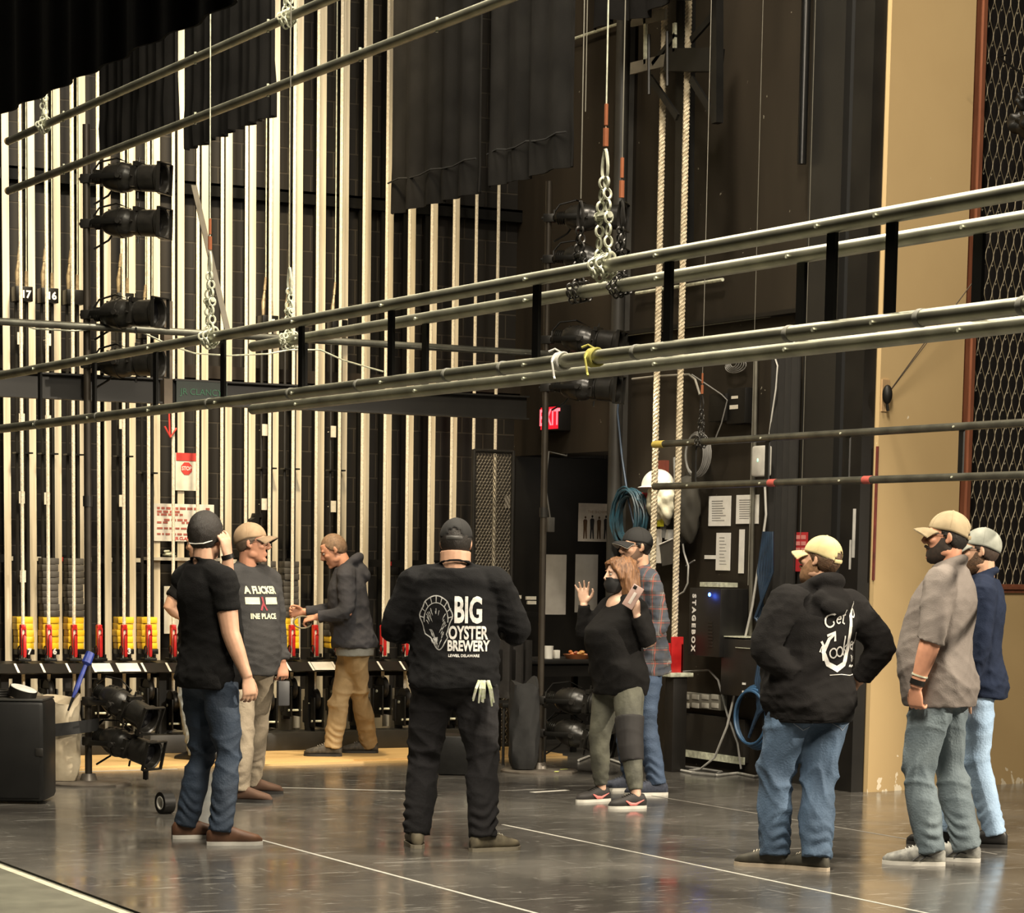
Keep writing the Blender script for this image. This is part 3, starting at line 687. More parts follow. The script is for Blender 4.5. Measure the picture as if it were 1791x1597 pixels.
CAST = mat('cast_black', (.018, .0165, .014), .34, .2, col2=(.010, .0095, .008), scale=14, bump=.15, bscale=30)
LENS = mat('lens_dark', (.004, .004, .005), .15)
AX = Matrix.Rotation(PI / 2, 4, 'Y')                 # lathe axis along +x
def ellipsoidal(X, Y, z, phi, pitch, label):
    """stage light clamped to a boom; phi turns from straight away (0) to image right (90 deg)"""
    d = F0 * math.cos(rad(phi)) + R0 * math.sin(rad(phi))
    r = thing('stage_light', (X, Y, z), label, 'stage light', 'stage lights on the booms', rot=(0, 0, math.atan2(d[1], d[0])))
    P = Matrix.Translation((.27, 0, .0)) @ Matrix.Rotation(rad(pitch), 4, 'Y')
    def part(name, g, m, par=r):
        return obj(name, g.move(P), m, par, local=True)
    part('reflector_housing', G().lathe([(.0, -.14), (.055, -.14), (.072, -.12), (.092, -.06), (.097, -.01), (.090, .05), (.075, .075), (.075, .09)], 24, AX), CAST)
    g = G().lathe([(.0, -.21), (.034, -.21), (.04, -.20), (.04, -.15), (.05, -.14)], 16, AX)
    for k in range(4): g.lathe([(.04, -.20 + k * .014), (.048, -.197 + k * .014), (.04, -.193 + k * .014)], 16, AX)
    part('lamp_cap', g, CAST)
    g = G().lathe([(.074, .085), (.082, .09), (.082, .13), (.074, .135)], 24, AX); g.cbox((.11, 0, .085), (.03, .13, .03)); g.cbox((.11, .085, 0), (.03, .03, .13)); g.cbox((.11, -.085, 0), (.03, .03, .13))
    for an in (0, PI / 2, PI, 1.5 * PI): g.tube([(.11, .09 * math.cos(an), .09 * math.sin(an)), (.11, .13 * math.cos(an), .13 * math.sin(an))], .007, 6)
    part('shutter_barrel', g, CAST)
    lt = part('lens_tube', G().lathe([(.072, .13), (.086, .14), (.088, .25), (.100, .262), (.102, .285), (.096, .288), (.088, .28), (.086, .235), (.0, .232)], 28, AX), CAST)
    g = G().lathe([(.084, .233), (.06, .243), (.0, .248)], 20, AX).move(P); obj('lens', g, LENS, r, local=True)
    g = G()
    for s in (-1, 1):
        g.cbox((.296, 0, s * .095), (.022, .20, .008)).cbox((.296, s * .097, 0), (.022, .008, .19))
    part('gel_frame_holder', g, CAST)
    g = G(); 
    for s in (-1, 1): part('pivot_knob', G().cbox((.02, s * .112, 0), (.05, .007, .035)).tube([(.02, s * .09, 0), (.02, s * .135, 0)], .018, 10), DKMET)
    g = G()
    for s in (-1, 1): g.tube([(.27, s * .112, 0), (.16, s * .112, .0), (.08, s * .09, 0), (.04, s * .03, 0)], [(.004, .017)] * 4, 8)
    obj('yoke', g, STEEL, r, local=True)
    obj('clamp', G().box((-.034, -.034, -.03), (.05, .034, .03), .008).tube([(-.05, .0, 0), (-.025, 0, 0)], .012, 8).tube([(.04, 0, 0), (.04, 0, .06)], .009, 8), DKMET, r, local=True)
    g = G(); pts = [P @ Vector(p) for p in ((-.20, 0, 0), (-.24, .02, .03), (-.20, .04, .10), (-.08, .05, .13), (.02, .06, .10))]
    pts += [Vector((.12, .08, -.10)), Vector((.03, .045, -.16))]
    obj('power_cord', g.tube(pts, .007, 6), STEEL, r, local=True)
    g = G().lathe([(.082, -.02), (.1, -.02), (.1, -.0), (.082, 0)], 20, AX)
    for k in range(5): g.cbox((-.10 + .03 * k, 0, .093 - abs(k - 2.5) * .006), (.006, .05, .012))
    part('cooling_fin', g, CAST)
    return r
for z, ph, pt, lab in ((4.00, 108, 3, 'topmost stage light on the left boom under the curtain hem'), (3.71, 108, 2, 'second stage light from the top on the left boom'), (3.12, 114, 0, 'third stage light on the left boom just above the rail pipe'),
                       (2.80, 114, 0, 'stage light on the left boom half hidden behind the ladder batten'), (.56, 122, 22, 'upper of two low stage lights by the canvas bag, tilted down'), (.29, 120, 14, 'lowest stage light on the left boom, nearly touching the base plate')):
    ellipsoidal(LBX, LBY, z, ph, pt, lab)
for z, ph, pt, lab in ((3.99, 104, 0, 'topmost stage light on the right boom, left of the heavy chain'), (3.70, 106, 6, 'second stage light on the right boom, behind the nearest pipe'), (3.13, 110, 8, 'dark stage light on the right boom between the ladder rungs'),
                       (2.79, 112, 4, 'stage light on the right boom just above the red exit sign'), (.53, 112, 6, 'upper of two low stage lights on the right boom by the woman'), (.29, 112, 14, 'lowest stage light on the right boom by the woman')):
    ellipsoidal(RBX, RBY, z, ph, pt, lab)
g = G().tube([(LBX + .34, LBY - .17, .22), (LBX + .35, LBY - .17, .12), (LBX + .345, LBY - .17, .03)], .007, 6).tube([(LBX + .345, LBY - .17, .10), (LBX + .345, LBY - .17, .035)], .02, 8)
tag(obj('hanging_plug', g, STEEL), 'black plug dangling to the floor from the lowest left light', 'plug')

# ------------------------------------------------------------------ things around the left boom
def sack(name, c, w, d, h, m, label, cat, lean=0.0, top_open=True, seed=0, rnd=.25):
    rn = np.random.default_rng(seed); rings = []
    n = 28
    for t in np.linspace(0, 1, 14):
        k = min(1, .72 + .28 * (t / rnd) ** .5) if t < rnd else 1.0
        k *= (.74 + .26 * t) if top_open else 1.0 - .25 * max(0, t - .7)
        R = []
        for i in range(n):
            a = 2 * PI * i / n; ca, sa = math.cos(a), math.sin(a)
            ex = .75
            x = math.copysign(abs(ca) ** ex, ca) * w / 2 * k; y = math.copysign(abs(sa) ** ex, sa) * d / 2 * k
            wob = 1 + .05 * math.sin(5 * a + 7 * t + seed) + .04 * math.sin(9 * a - 11 * t)
            zz = h * t + (.03 * math.sin(3 * a + seed) + .03 * math.sin(2 * a) if t > .95 else 0)
            R.append(Vector((c[0] + (x * wob) * R0[0] + y * wob * F0[0] + lean * t * R0[0], c[1] + x * wob * R0[1] + y * wob * F0[1] + lean * t * R0[1], c[2] + zz)))
        rings.append(R)
    if top_open:
        cen = sum(rings[-1], Vector()) / n
        for t, k in ((-.05, .93), (-.16, .85)): rings.append([cen + (p - cen) * k + Vector((0, 0, t * h * .6)) for p in rings[-3 if False else 13]])
    return tag(obj(name, G().rings(rings), m), label, cat)
CANVAS = mat('canvas', (.50, .43, .31), .9, col2=(.34, .28, .19), scale=7, bump=.5, bscale=9)
bagp = onz(135, 1364)
bg = sack('canvas_bag', (LBX - .18, LBY + .02, .027), .35, .20, .56, CANVAS, 'beige canvas bag strapped to the left boom pole with a black band', 'bag', -.06, seed=2)
g = G(); R = []
for zz in (.335, .42):
    R.append([Vector((LBX - .06 - .035 + R0[0] * (.235 * math.cos(a) - .065) + F0[0] * .16 * math.sin(a), LBY + .02 + R0[1] * (.235 * math.cos(a) - .065) + F0[1] * .16 * math.sin(a), zz + .03 * math.cos(a))) for a in np.linspace(0, 2 * PI, 33)[:-1]])
obj('strap', g.rings(R, cap=False), mat('webbing_black', (.012, .012, .012), .8), bg)
r = thing('furled_umbrella', (LBX - .12, LBY - .10, .52), 'slim blue furled umbrella with black tip leaning on the left boom pole', 'umbrella')
a_ = onY(158, 1142, LBY - .05); b_ = onY(119, 1243, LBY - .14)
A_, B_ = Vector(a_), Vector(b_)
obj('canopy', G().tube([A_, A_.lerp(B_, .18), A_.lerp(B_, .22), A_.lerp(B_, .6), A_.lerp(B_, .78)], [.030, .034, .014, .018, .010], 10), mat('blue_nylon', (.02, .045, .30), .5, col2=(.012, .025, .16), scale=20), r)
obj('tip', G().tube([A_.lerp(B_, .77), B_], [.010, .006], 8), BLACK, r)

# black case at the left edge, cables and a tape roll on it
fx, fy = R0[:2], F0[:2]
def wl(o, r_, f_, z): return (o[0] + R0[0] * r_ + F0[0] * f_, o[1] + R0[1] * r_ + F0[1] * f_, z)
cp = onz(40, 1407)
r = thing('equipment_case', (cp[0], cp[1], 0), 'tall black rounded equipment case at the left edge of the picture', 'case', rot=(0, 0, math.atan2(R0[1], R0[0])))
PLAST = mat('black_plastic', (.007, .007, .0065), .42, col2=(.005, .005, .0047), scale=30, bump=.08, bscale=200, spec=.28)
obj('shell', G().box((-.62, 0, .012), (.135, .42, .645), .035), PLAST, r, local=True)
obj('front_panel', G().box((-.60, -.004, .04), (.105, .002, .62), .002), mat('case_face', (.006, .006, .0056), .5, spec=.25), r, local=True)
obj('latch', G().box((.08, -.008, .30), (.128, -.0, .35), .004), DKMET, r, local=True)
obj('lid_rim', G().box((-.61, -.0, .638), (.125, .41, .652), .004), mat('rim_grey', (.03, .03, .028), .35), r, local=True)
for x in (-.55, .08): obj('foot', G().box((x, .05, 0), (x + .05, .10, .014)), BLACK, r, local=True)
def roll(name, M, R_, w_, label):
    t = thing(name, M.translation, label, 'tape roll'); t.rotation_euler = M.to_euler()
    obj('tape', G().lathe([(R_ * .55, -w_ / 2), (R_, -w_ / 2), (R_, w_ / 2), (R_ * .55, w_ / 2), (R_ * .55, -w_ / 2)], 32), BLACK, t, local=True)
    obj('core', G().lathe([(R_ * .52, -w_ / 2 - .001), (R_ * .62, -w_ / 2 - .001), (R_ * .62, w_ / 2 + .001), (R_ * .52, w_ / 2 + .001), (R_ * .52, -w_ / 2 - .001)], 32), WHITE, t, local=True)
p = wl(cp, -.02, .12, .685)
t = thing('tape_roll', p, 'black tape roll with pale label lying on the equipment case', 'tape roll')
t.rotation_euler = (rad(14), rad(12), 0)
obj('tape', G().lathe([(.0, -.028), (.088, -.028), (.088, .028), (.0, .028)], 32), BLACK, t, local=True)
obj('label', G().lathe([(.0, .028), (.082, .028), (.082, .030), (.0, .030)], 32), mat('label_grey', (.62, .62, .58), .6), t, local=True)
g = G()
for k in range(3): g.tube([wl(cp, -.22 + .11 * math.cos(a), .18 + .10 * math.sin(a), .664 + .014 * k) for a in np.linspace(0, 2 * PI, 24)[:-1]], .009, 6, closed=True)
tag(obj('cable_coil', g, DKMET), 'black cable coiled on top of the equipment case', 'cable')
p = onz(289, 1423)
M = Matrix.Translation((p[0], p[1], .066)) @ (Vector((-R0[0], -R0[1], 0)) * .8 + Vector((-F0[0], -F0[1], 0)) * .6).to_track_quat('Z', 'Y').to_matrix().to_4x4()
roll('tape_roll', M, .066, .072, 'tape roll with white core standing on the floor by the brown shoes')

# ------------------------------------------------------------------ things around the right boom
sack('weight_bag', (RBX - .15, RBY - .03, .030), .22, .20, .62, mat('bag_black', (.012, .012, .012), .75, col2=(.007, .007, .007), scale=6, bump=.4, bscale=12), 'long black weight bag hanging low beside the right boom', 'bag', .0, False, seed=5, rnd=.18)
pc = onz(812, 1357)
r = thing('monitor_case', (pc[0], pc[1], 0), 'low black case on the floor seen between the legs of the lettered shirt man', 'case', rot=(0, 0, math.atan2(R0[1], R0[0])))
obj('shell', G().box((-.19, 0, .004), (.22, .35, .285), .012), PLAST, r, local=True); obj('handle', G().box((.0, -.012, .245), (.09, .0, .262), .004).box((.0, -.012, .205), (.07, .0, .212)), GALV, r, local=True)
r = thing('work_table', (9.95, 17.9, 0), 'black worktable in the dark doorway behind the woman', 'table')
obj('tabletop', G().box((9.62, 17.62, .74), (10.42, 18.2, .775), .004), mat('table_black', (.012, .011, .010), .45), r)
for x in (9.66, 10.36):
    for y in (17.66, 18.14): obj('leg', G().box((x - .02, y - .02, 0), (x + .02, y + .02, .74)), STEEL, r)
obj('apron', G().box((9.66, 17.65, .64), (10.36, 17.66, .74)), BLACK, r)
p = onY(960, 1124, 17.8); g = G().lathe([(.0, 0), (.032, 0), (.038, .10), (.034, .10), (.03, .012), (.0, .012)], 20, Matrix.Translation((p[0], 17.8, .775)))
tag(obj('paper_cup', g, WHITE), 'white cup on the black worktable', 'cup')
p = onY(973, 1126, 17.85); tag(obj('small_box', G().box((p[0] - .02, 17.83, .775), (p[0] + .025, 17.87, .84), .003), WHITE), 'small white box beside the white cup', 'box')
p = onY(1010, 1140, 17.75); g = G(); rn = np.random.default_rng(4)
r = thing('snack_tray', (p[0], 17.75, .775), 'shiny orange tray of wrapped snacks on the black worktable', 'tray')
obj('dish', G().lathe([(.0, .0), (.085, .0), (.115, .035), (.108, .035), (.08, .008), (.0, .008)], 24, Matrix.Translation((p[0], 17.75, .775))), mat('copper_dish', (.55, .20, .08), .3, .4), r)
for k in range(9):
    a = rn.uniform(0, 6.28); q = rn.uniform(0, .07)
    obj('wrapped_snack', G().ell((p[0] + q * math.cos(a), 17.75 + q * math.sin(a), .80 + rn.uniform(0, .03)), (.03, .018, .013), Matrix.Rotation(rn.uniform(0, 3), 3, 'Z'), 10, 6), (mat('wrap_orange', (.65, .22, .07), .25), mat('wrap_brown', (.35, .11, .06), .3), mat('wrap_gold', (.6, .35, .12), .25))[k % 3], r)
p = onY(905, 1135, 17.3)
r = thing('folding_chair', (p[0], 17.35, 0), 'dark chair with a black jacket over it left of the right boom', 'chair')
obj('seat', G().box((p[0] - .2, 17.15, .43), (p[0] + .2, 17.55, .47), .01), BLACK, r); obj('backrest', G().box((p[0] - .2, 17.53, .62), (p[0] + .2, 17.57, .86), .01), BLACK, r)
for sx in (-.18, .18):
    obj('leg', G().tube([(p[0] + sx, 17.17, 0), (p[0] + sx, 17.17, .43)], .012, 8), DKMET, r); obj('leg', G().tube([(p[0] + sx, 17.55, 0), (p[0] + sx, 17.55, .84)], .012, 8), DKMET, r)
g = drape(G(), 0, -.25, .25, .50, .93, 4, .03, .05, 11, True, .05).move(Matrix.Translation((p[0], 17.52, 0)) @ Matrix.Rotation(PI / 2, 4, 'Z'))
tag(obj('draped_jacket', g, mat('jacket_black', (.020, .017, .015), .8, bump=.4, bscale=20)), 'black jacket hung over the dark chair', 'jacket')
p = onz(80, 1340)

# ------------------------------------------------------------------ dark doorway: notices on its far wall
YD = YF - .04
def sheet(name, x0, x1, z0, z1, m, label, cat, y=YD - .001): return tag(obj(name, G().box((x0, y - .003, z0), (x1, y, z1)), m), label, cat)
PAPG = mat('grey_paper', (.42, .40, .37), .85, col2=(.36, .34, .31), scale=8, bump=.3, bscale=10)
sheet('posted_sheet', 10.80, 11.01, 1.08, 1.595, PAPG, 'left of two long pale sheets posted in the dark doorway', 'paper')
sheet('posted_sheet', 11.10, 11.325, 1.10, 1.60, PAPG, 'right of two long pale sheets posted in the dark doorway', 'paper')
r = sheet('group_poster', 11.12, 11.525, 1.712, 2.04, mat('poster_white', (.62, .56, .48), .7), 'white poster of five dark standing figures in the doorway', 'poster')
for k in range(5):
    x = 11.19 + .069 * k; z = 1.735; s_ = .195 + .01 * (k % 2)
    g = G(); y = YD - .0048
    sc = lambda pts: [(x + a * s_, y, z + b * s_) for a, b in pts]
    g.poly(sc([(-.10, 0), (-.04, 0), (-.01, .42), (.03, .0), (.09, 0), (.08, .45), (.10, .80), (.05, .86), (-.05, .86), (-.11, .80), (-.09, .45)]), (0, -.001, 0))
    g.poly([(x + .045 * s_ * math.cos(a), y, z + (.94 + .06 * math.sin(a)) * s_) for a in np.linspace(0, 2 * PI, 11)[:-1]], (0, -.001, 0))
    obj('figure', g, (mat('figure_brown', (.10, .05, .02), .8), mat('figure_dark', (.02, .018, .02), .8))[1 if k in (1, 3) else 0], r)
t = textmesh('THE SHOWMEN', .036, .0, .9); t.move(FACE_Y((11.33, YD - .0052, 1.965))); obj('lettering', t, mat('poster_ink', (.32, .22, .14), .7), r)
g = G()
for cx_, cz_, rr in ((11.50, 1.56, .045), (11.46, 1.47, .05), (11.53, 1.46, .04), (11.49, 1.40, .045)):
    g.poly([(cx_ + rr * (1 + .3 * math.sin(5 * a)) * math.cos(a), YD - .002, cz_ + rr * (1 + .3 * math.sin(5 * a)) * math.sin(a)) for a in np.linspace(0, 2 * PI, 25)[:-1]], (0, -.002, 0))
tag(obj('cut_out', g, PAPG), 'pale leaf shaped cut-out on the doorway wall behind the cap man', 'decoration')
p = onY(884, 878, YF); sheet('wall_sticker', p[0] - .03, p[0] + .03, p[2] - .05, p[2] + .05, mat('sticker', (.30, .28, .25), .7), 'small grey sticker on the wall right of the mesh gate', 'sticker')
p0 = onY(960, 790, 18.6); p0[0] = max(p0[0], 10.3); p1 = onY(962, 905, 18.6)
r = thing('hanging_outlet', (p1[0], 18.6, p1[2] - .06), 'grey outlet box hanging on its cord in the dark doorway', 'outlet')
obj('cord', G().tube([(XP + .01, 18.6, 2.43), (XP + .01, 18.6, 2.40), p0, (p0 + p1) / 2 + [-.04, 0, 0], p1], .007, 6), mat('grey_cord', (.16, .155, .14), .6), r); obj('box', G().box((p1[0] - .03, 18.57, p1[2] - .12), (p1[0] + .03, 18.63, p1[2]), .006), mat('grey_box', (.11, .105, .095), .5), r)
p = onX(930, 1045, 10.3)
r = thing('pale_bars', (10.1, 18.6, 1.1), 'short white bars on a black shelf left of the posted sheets', 'bars')
for x0, x1, yy in ((896, 910, 1044), (919, 936, 1046), (921, 936, 1054)):
    a = onY(x0, yy, 18.9); b = onY(x1, yy, 18.9); obj('bar', G().box((a[0], 18.88, a[2] - .014), (b[0], 18.90, a[2] + .014)), CARD, r)
obj('shelf', G().box((9.98, 18.86, 1.08), (10.42, YF, 1.115)), BLACK, r)

# exit sign
r = thing('exit_sign', (XP - .05, 18.86, 2.6), 'lit red exit sign on the dark wall above the doorway', 'exit sign')
e0 = onX(946, 735, XP - .11)[1]; e1 = onX(978, 735, XP - .11)[1]
obj('housing', G().box((XP - .11, min(e0, e1), 2.60), (XP, max(e0, e1) + .02, 2.81), .006), BLACK, r)
obj('red_face', G().box((XP - .113, min(e0, e1) + .015, 2.615), (XP - .109, max(e0, e1), 2.795)), mat('exit_red', (.35, .01, .015), .4, emit=(1, .015, .035), estr=.8), r)
t = textmesh('EXIT', .185, .004, .92); t.move(FACE_X((XP - .1145, (e0 + e1) / 2, 2.705))); obj('lettering', t, mat('exit_letter', (.9, .2, .2), .4, emit=(1, .10, .13), estr=2.6), r)

# ------------------------------------------------------------------ clutter on the dark proscenium wall (plane X = XP)
def wbox(g, x0, y0, x1, y1, d0, d1=0.0, bev=0.0):
    """box on the dark wall spanning two picture corners, standing d0 off the wall"""
    a = onX(x0, y0, XP - d0); b = onX(x1, y1, XP - d0)
    return g.box((XP - d0, min(a[1], b[1]), min(a[2], b[2])), (XP - d1, max(a[1], b[1]), max(a[2], b[2])), bev)
def wpts(pts, d=.06): return [tuple(onX(x, y, XP - d)) for x, y in pts]
for k, (a, b, c, d_, lab) in enumerate(((1240, 868, 1277, 920, 'left of two white lists taped high on the dark wall'), (1288, 866, 1326, 916, 'right of two white lists taped high on the dark wall'), (1253, 932, 1276, 998, 'narrow white list curling below the two lists'))):
    r = thing('wall_list', onX((a + c) / 2, d_, XP - .006), lab, 'paper')
    obj('sheet', wbox(G(), a, b, c, d_, .009, .004), WHITE, r)
    g = G()
    for q in range(9):
        yy = b + 8 + q * (d_ - b - 14) / 9; wbox(g, a + 5, yy, a + 5 + (c - a - 10) * random.uniform(.55, 1), yy + 1.3, .0098, .0092)
    obj('print', g, mat('grey_ink', (.30, .29, .27), .8), r)
tag(obj('wall_strip', wbox(G(), 1293, 926, 1300, 1003, .009, .004), WHITE), 'narrow white strip with red mark on the dark wall', 'paper strip')
tag(obj('tape_piece', wbox(G(), 1232, 971, 1252, 978, .007, .004), WHITE), 'short white tape on the dark wall left of the curling list', 'tape')
r = thing('fire_notice', onX(1400, 950, XP - .08), 'small red safety sign on the dark wall behind the yellow cap', 'sign')
obj('plate', wbox(G(), 1389, 931, 1411, 1000, .078, .074), mat('sign_red', (.42, .025, .03), .5), r)
g = G()
for q in range(3):
    for u in range(2): wbox(g, 1391 + u * 10, 936 + q * 11, 1399 + u * 10, 943 + q * 11, .0795, .078)
obj('print', g, mat('faded_pink', (.62, .22, .20), .6), r)
# stage box
r = thing('stage_box', onX(1230, 1152, XP - .2), 'black audio stage box with white lettering and blue lamp on the wall', 'stage box')
SBM = mat('box_black', (.014, .013, .012), .42)
obj('case', wbox(G(), 1206, 1028, 1258, 1150, .26, .02, .006), SBM, r)
obj('door_edge', wbox(G(), 1224, 1018, 1260, 1027, .20, .05), GALV, r)
a = onX(1241, 1040, XP - .262)
obj('blue_lamp', G().ell(a, (.008, .014, .014)), mat('blue_lamp', (.05, .1, .6), .3, emit=(.03, .10, 1), estr=30), r)
bl = bpy.data.lights.new('lamp_glow', 'POINT'); bl.energy = .35; bl.color = (.05, .15, 1); bl.shadow_soft_size = .02; bo = bpy.data.objects.new('lamp_glow', bl); COL.objects.link(bo); bo.location = (a[0] - .05, a[1] - .02, a[2]); 
a = onX(1213, 1089, XP - .262); t = textmesh('STAGEBOX', .094, .003, 1.1)
t.move(Matrix.Translation(a) @ Matrix(((0, 0, -1, 0), (0, 1, 0, 0), (1, 0, 0, 0), (0, 0, 0, 1))) @ Matrix.Rotation(0, 4, 'Z'))
t = textmesh('S T A G E B O X', .068, .004, .88); t.move(frame(a, (0, 0, -1), (0, -1, 0))); obj('lettering', t, WHITE, r)
g = G()
for q in range(8): wbox(g, 1238, 1086 + q * 6, 1246, 1090 + q * 6, .264, .258)
obj('socket', g, DKMET, r)
# electrical boxes, access point, outlets
tag(obj('switch_box', wbox(G(), 1240, 690, 1268, 736, .12, .0, .006), BLACK), 'small black switch box on the dark wall above the low batten', 'electrical box')
r = tag(obj('junction_box', wbox(G(), 1272, 680, 1302, 740, .10, .0, .006), BLACK), 'larger black junction box with pale labels above the low batten', 'electrical box')
obj('label', wbox(wbox(G(), 1276, 709, 1290, 715, .103, .10), 1279, 693, 1290, 697, .103, .10), CARD, r)
r = tag(obj('wireless_access_point', wbox(G(), 1314, 780, 1340, 833, .20, .15, .018), mat('ap_white', (.70, .68, .62), .4)), 'white rounded wireless access point on the conduit', 'access point')
a = onX(1325, 805, XP - .202); obj('lamp', G().ell(a, (.003, .010, .014)), mat('ap_lamp', (.5, .8, .6), .4, emit=(.5, 1, .7), estr=.8), r)
r = thing('outlet_strip', onX(1215, 1240, XP - .1), 'pale outlet strip low on the dark wall below the stage box', 'outlet strip')
obj('backplate', wbox(G(), 1190, 1210, 1260, 1243, .06, .0, .003), mat('strip_grey', (.20, .19, .16), .5), r)
for q in range(4): obj('outlet', wbox(wbox(G(), 1193 + q * 17, 1214, 1204 + q * 17, 1224, .068, .055, .002), 1193 + q * 17, 1229, 1204 + q * 17, 1239, .068, .055, .002), mat('outlet_pale', (.50, .48, .42), .5), r)
r = thing('dimmer_box', onX(1310, 1200, XP - .1), 'dark dimmer cabinet with chrome edge low on the wall behind the cables', 'cabinet')
obj('cabinet', wbox(G(), 1262, 1116, 1335, 1222, .22, .0, .005), mat('cab_dark', (.016, .015, .014), .4), r); obj('top_edge', wbox(G(), 1264, 1112, 1300, 1116, .225, .0), GALV, r); obj('top_edge', wbox(G(), 1286, 1132, 1314, 1135, .23, .1), GALV, r)
obj('lamp', wbox(wbox(G(), 1298, 1194, 1303, 1198, .226, .22), 1298, 1208, 1303, 1213, .226, .22), WHITE, r)
r = thing('rack_panel', onX(1225, 1290, XP - .1), 'scuffed dark panel below the outlet strip', 'panel')
obj('board', wbox(G(), 1188, 1246, 1300, 1335, .05, .0, .003), mat('board_dark', (.018, .015, .011), .6, scale=4), r); obj('trim_edge', wbox(G(), 1188, 1322, 1300, 1325, .055, .04), GALV, r)
# conduits and raceways
for nm, pts, rr, m, lab in (
    ('conduit', [(1113, 513), (1264, 489)], .014, GALV, 'upper lit raceway line across the dark wall behind the ladder batten'),
    ('conduit', [(1043, 592), (1347, 551)], .014, GALV, 'lower lit raceway line across the dark wall behind the ladder batten'),
    ('conduit', [(991, 72), (1096, 37)], .012, GALV, 'bright pipe end sticking out left of the wall bracket'),
    ('conduit', [(1322, 610), (1322, 640), (1320, 760), (1316, 900), (1312, 1130)], .016, mat('conduit_grey', (.16, .15, .12), .4, .4), 'grey vertical conduit running behind the access point'),
    ('conduit', [(1040, 672), (1072, 668)], .010, GALV, 'short pale rod beside the dark column'),
    ('conduit', [(1106, 663), (1150, 658), (1205, 655), (1216, 664), (1224, 690)], .009, mat('conduit_pale', (.35, .33, .28), .5), 'thin pale tube bending down above the low batten chain'),
    ('conduit', [(996, 648), (1072, 672), (1080, 700), (1078, 760)], .008, mat('conduit_pale'), 'pale cord stretched from the lower pipe to the column')):
    tag(obj(nm, G().tube(wpts(pts, .05), rr, 7), m), lab, 'conduit')
tag(obj('wall_ledge', wbox(G(), 1045, 583, 1050, 600, .05, .02).box((XP - .09, 15.2, 3.30), (XP, 18.3, 3.33)), BLACK), 'dark ledge behind the lower raceway line', 'ledge')
WC, GC, BC = mat('white_cable', (.55, .54, .50), .6), mat('grey_cable', (.24, .235, .22), .6), mat('blue_cable', (.018, .045, .09), .5, col2=(.01, .025, .05), scale=9)
for pts, d, rr, m, lab in (
    ([(1342, 790), (1338, 850), (1340, 900), (1332, 960), (1325, 1000), (1316, 1060), (1300, 1130), (1288, 1200), (1272, 1270), (1250, 1325), (1225, 1345), (1205, 1348)], .16, .009, WC, 'long white cable slanting down the dark wall to the floor'),
    ([(1350, 610), (1360, 640), (1357, 680), (1348, 740), (1342, 790)], .12, .006, WC, 'white cable curving above the access point'),
    ([(1085, 665), (1080, 720), (1088, 800), (1100, 880), (1112, 930)], .2, .008, BC, 'blue cable falling from the column to the blue coil'),
    ([(1192, 890), (1192, 930), (1196, 965), (1204, 990), (1203, 1020), (1196, 1035), (1184, 1042)], .12, .007, WC, 'white cable looping down right of the thick ropes'),
    ([(1215, 835), (1208, 860), (1196, 890), (1194, 930)], .14, .005, GC, 'thin grey cable below the pale coil'),
    ([(1190, 1175), (1240, 1172), (1256, 1190), (1272, 1250), (1290, 1300), (1296, 1345)], .12, .008, GC, 'grey cable curving down past the outlet strip'),
    ([(1210, 655), (1262, 690), (1272, 700), (1262, 740), (1250, 770)], .13, .005, GC, 'thin grey cable beside the switch box'),
    ([(1200, 990), (1215, 980)], .1, .006, GC, 'short grey cable stub')):
    tag(obj('wall_cable', G().tube(wpts(pts, d), rr, 6), m), lab, 'cable')
for k in range(6):
    pts = wpts([(1336 + 3 * k, 930), (1326 + 5 * k, 1000), (1336 - 3 * k, 1080), (1332 + 4 * k, 1130), (1322 + 3 * k, 1190), (1326 + 2 * k, 1240), (1310 + 3 * k, 1290 - 8 * k)], .25 + .02 * k)
    tag(obj('blue_bundle', G().tube(pts, .011, 6), BC), 'blue cable hanging left of the yellow cap man, %s of its bundle' % ORD[k], 'cable', 'blue cables in a hanging bundle')
g = G(); a = Vector(onX(1312, 1255, XP - .30))
for k in range(4): g.tube([a + Vector((.02 * k, (.20 + .02 * k) * math.cos(q) , (.19 + .012 * k) * math.sin(q))) for q in np.linspace(0, 2 * PI, 28)[:-1]], .010, 6, closed=True)
tag(obj('blue_coil', g, mat('bright_blue_cable', (.04, .11, .22), .45)), 'bright blue cable coil beside the jeans of the yellow cap man', 'cable')
g = G(); a = Vector(onX(1101, 905, XP - .22)); rn = np.random.default_rng(12)
for k in range(14): 
    ry, rz, c = rn.uniform(.15, .25), rn.uniform(.17, .22), rn.uniform(-.03, .03)
    g.tube([a + Vector((rn.uniform(-.004, .004) + .008 * (k - 7), ry * math.cos(q) + c, rz * math.sin(q) + c * .6)) for q in np.linspace(0, 2 * PI, 24)[:-1]], .008, 5, closed=True)
tag(obj('hung_coil', g, mat('teal_cable', (.02, .075, .11), .5, col2=(.02, .03, .035), scale=8)), 'thick dark blue cable coil hung on the column above the black cap', 'cable')
g = G(); a = Vector(onX(1215, 795, XP - .12))
for k in range(6): g.tube([a + Vector((.006 * k, (.12 + .012 * k) * math.cos(q), (.145 + .01 * (k % 3)) * math.sin(q))) for q in np.linspace(0, 2 * PI, 24)[:-1]], .0055, 5, closed=True)
tag(obj('hung_coil', g, GC), 'pale thin cable coil hung under the low batten', 'cable')
g = G(); a = Vector(onX(1283, 630, XP - .06))
for k in range(5): g.tube([a + Vector((.005 * k, (.05 + .022 * k) * math.cos(q), .02 * k + .05 * math.sin(q) - .03 * k)) for q in np.linspace(0, 2 * PI, 20)[:-1]], .004, 5, closed=True)
tag(obj('hung_coil', g, GC), 'faint thin wire coil high on the dark wall', 'cable')
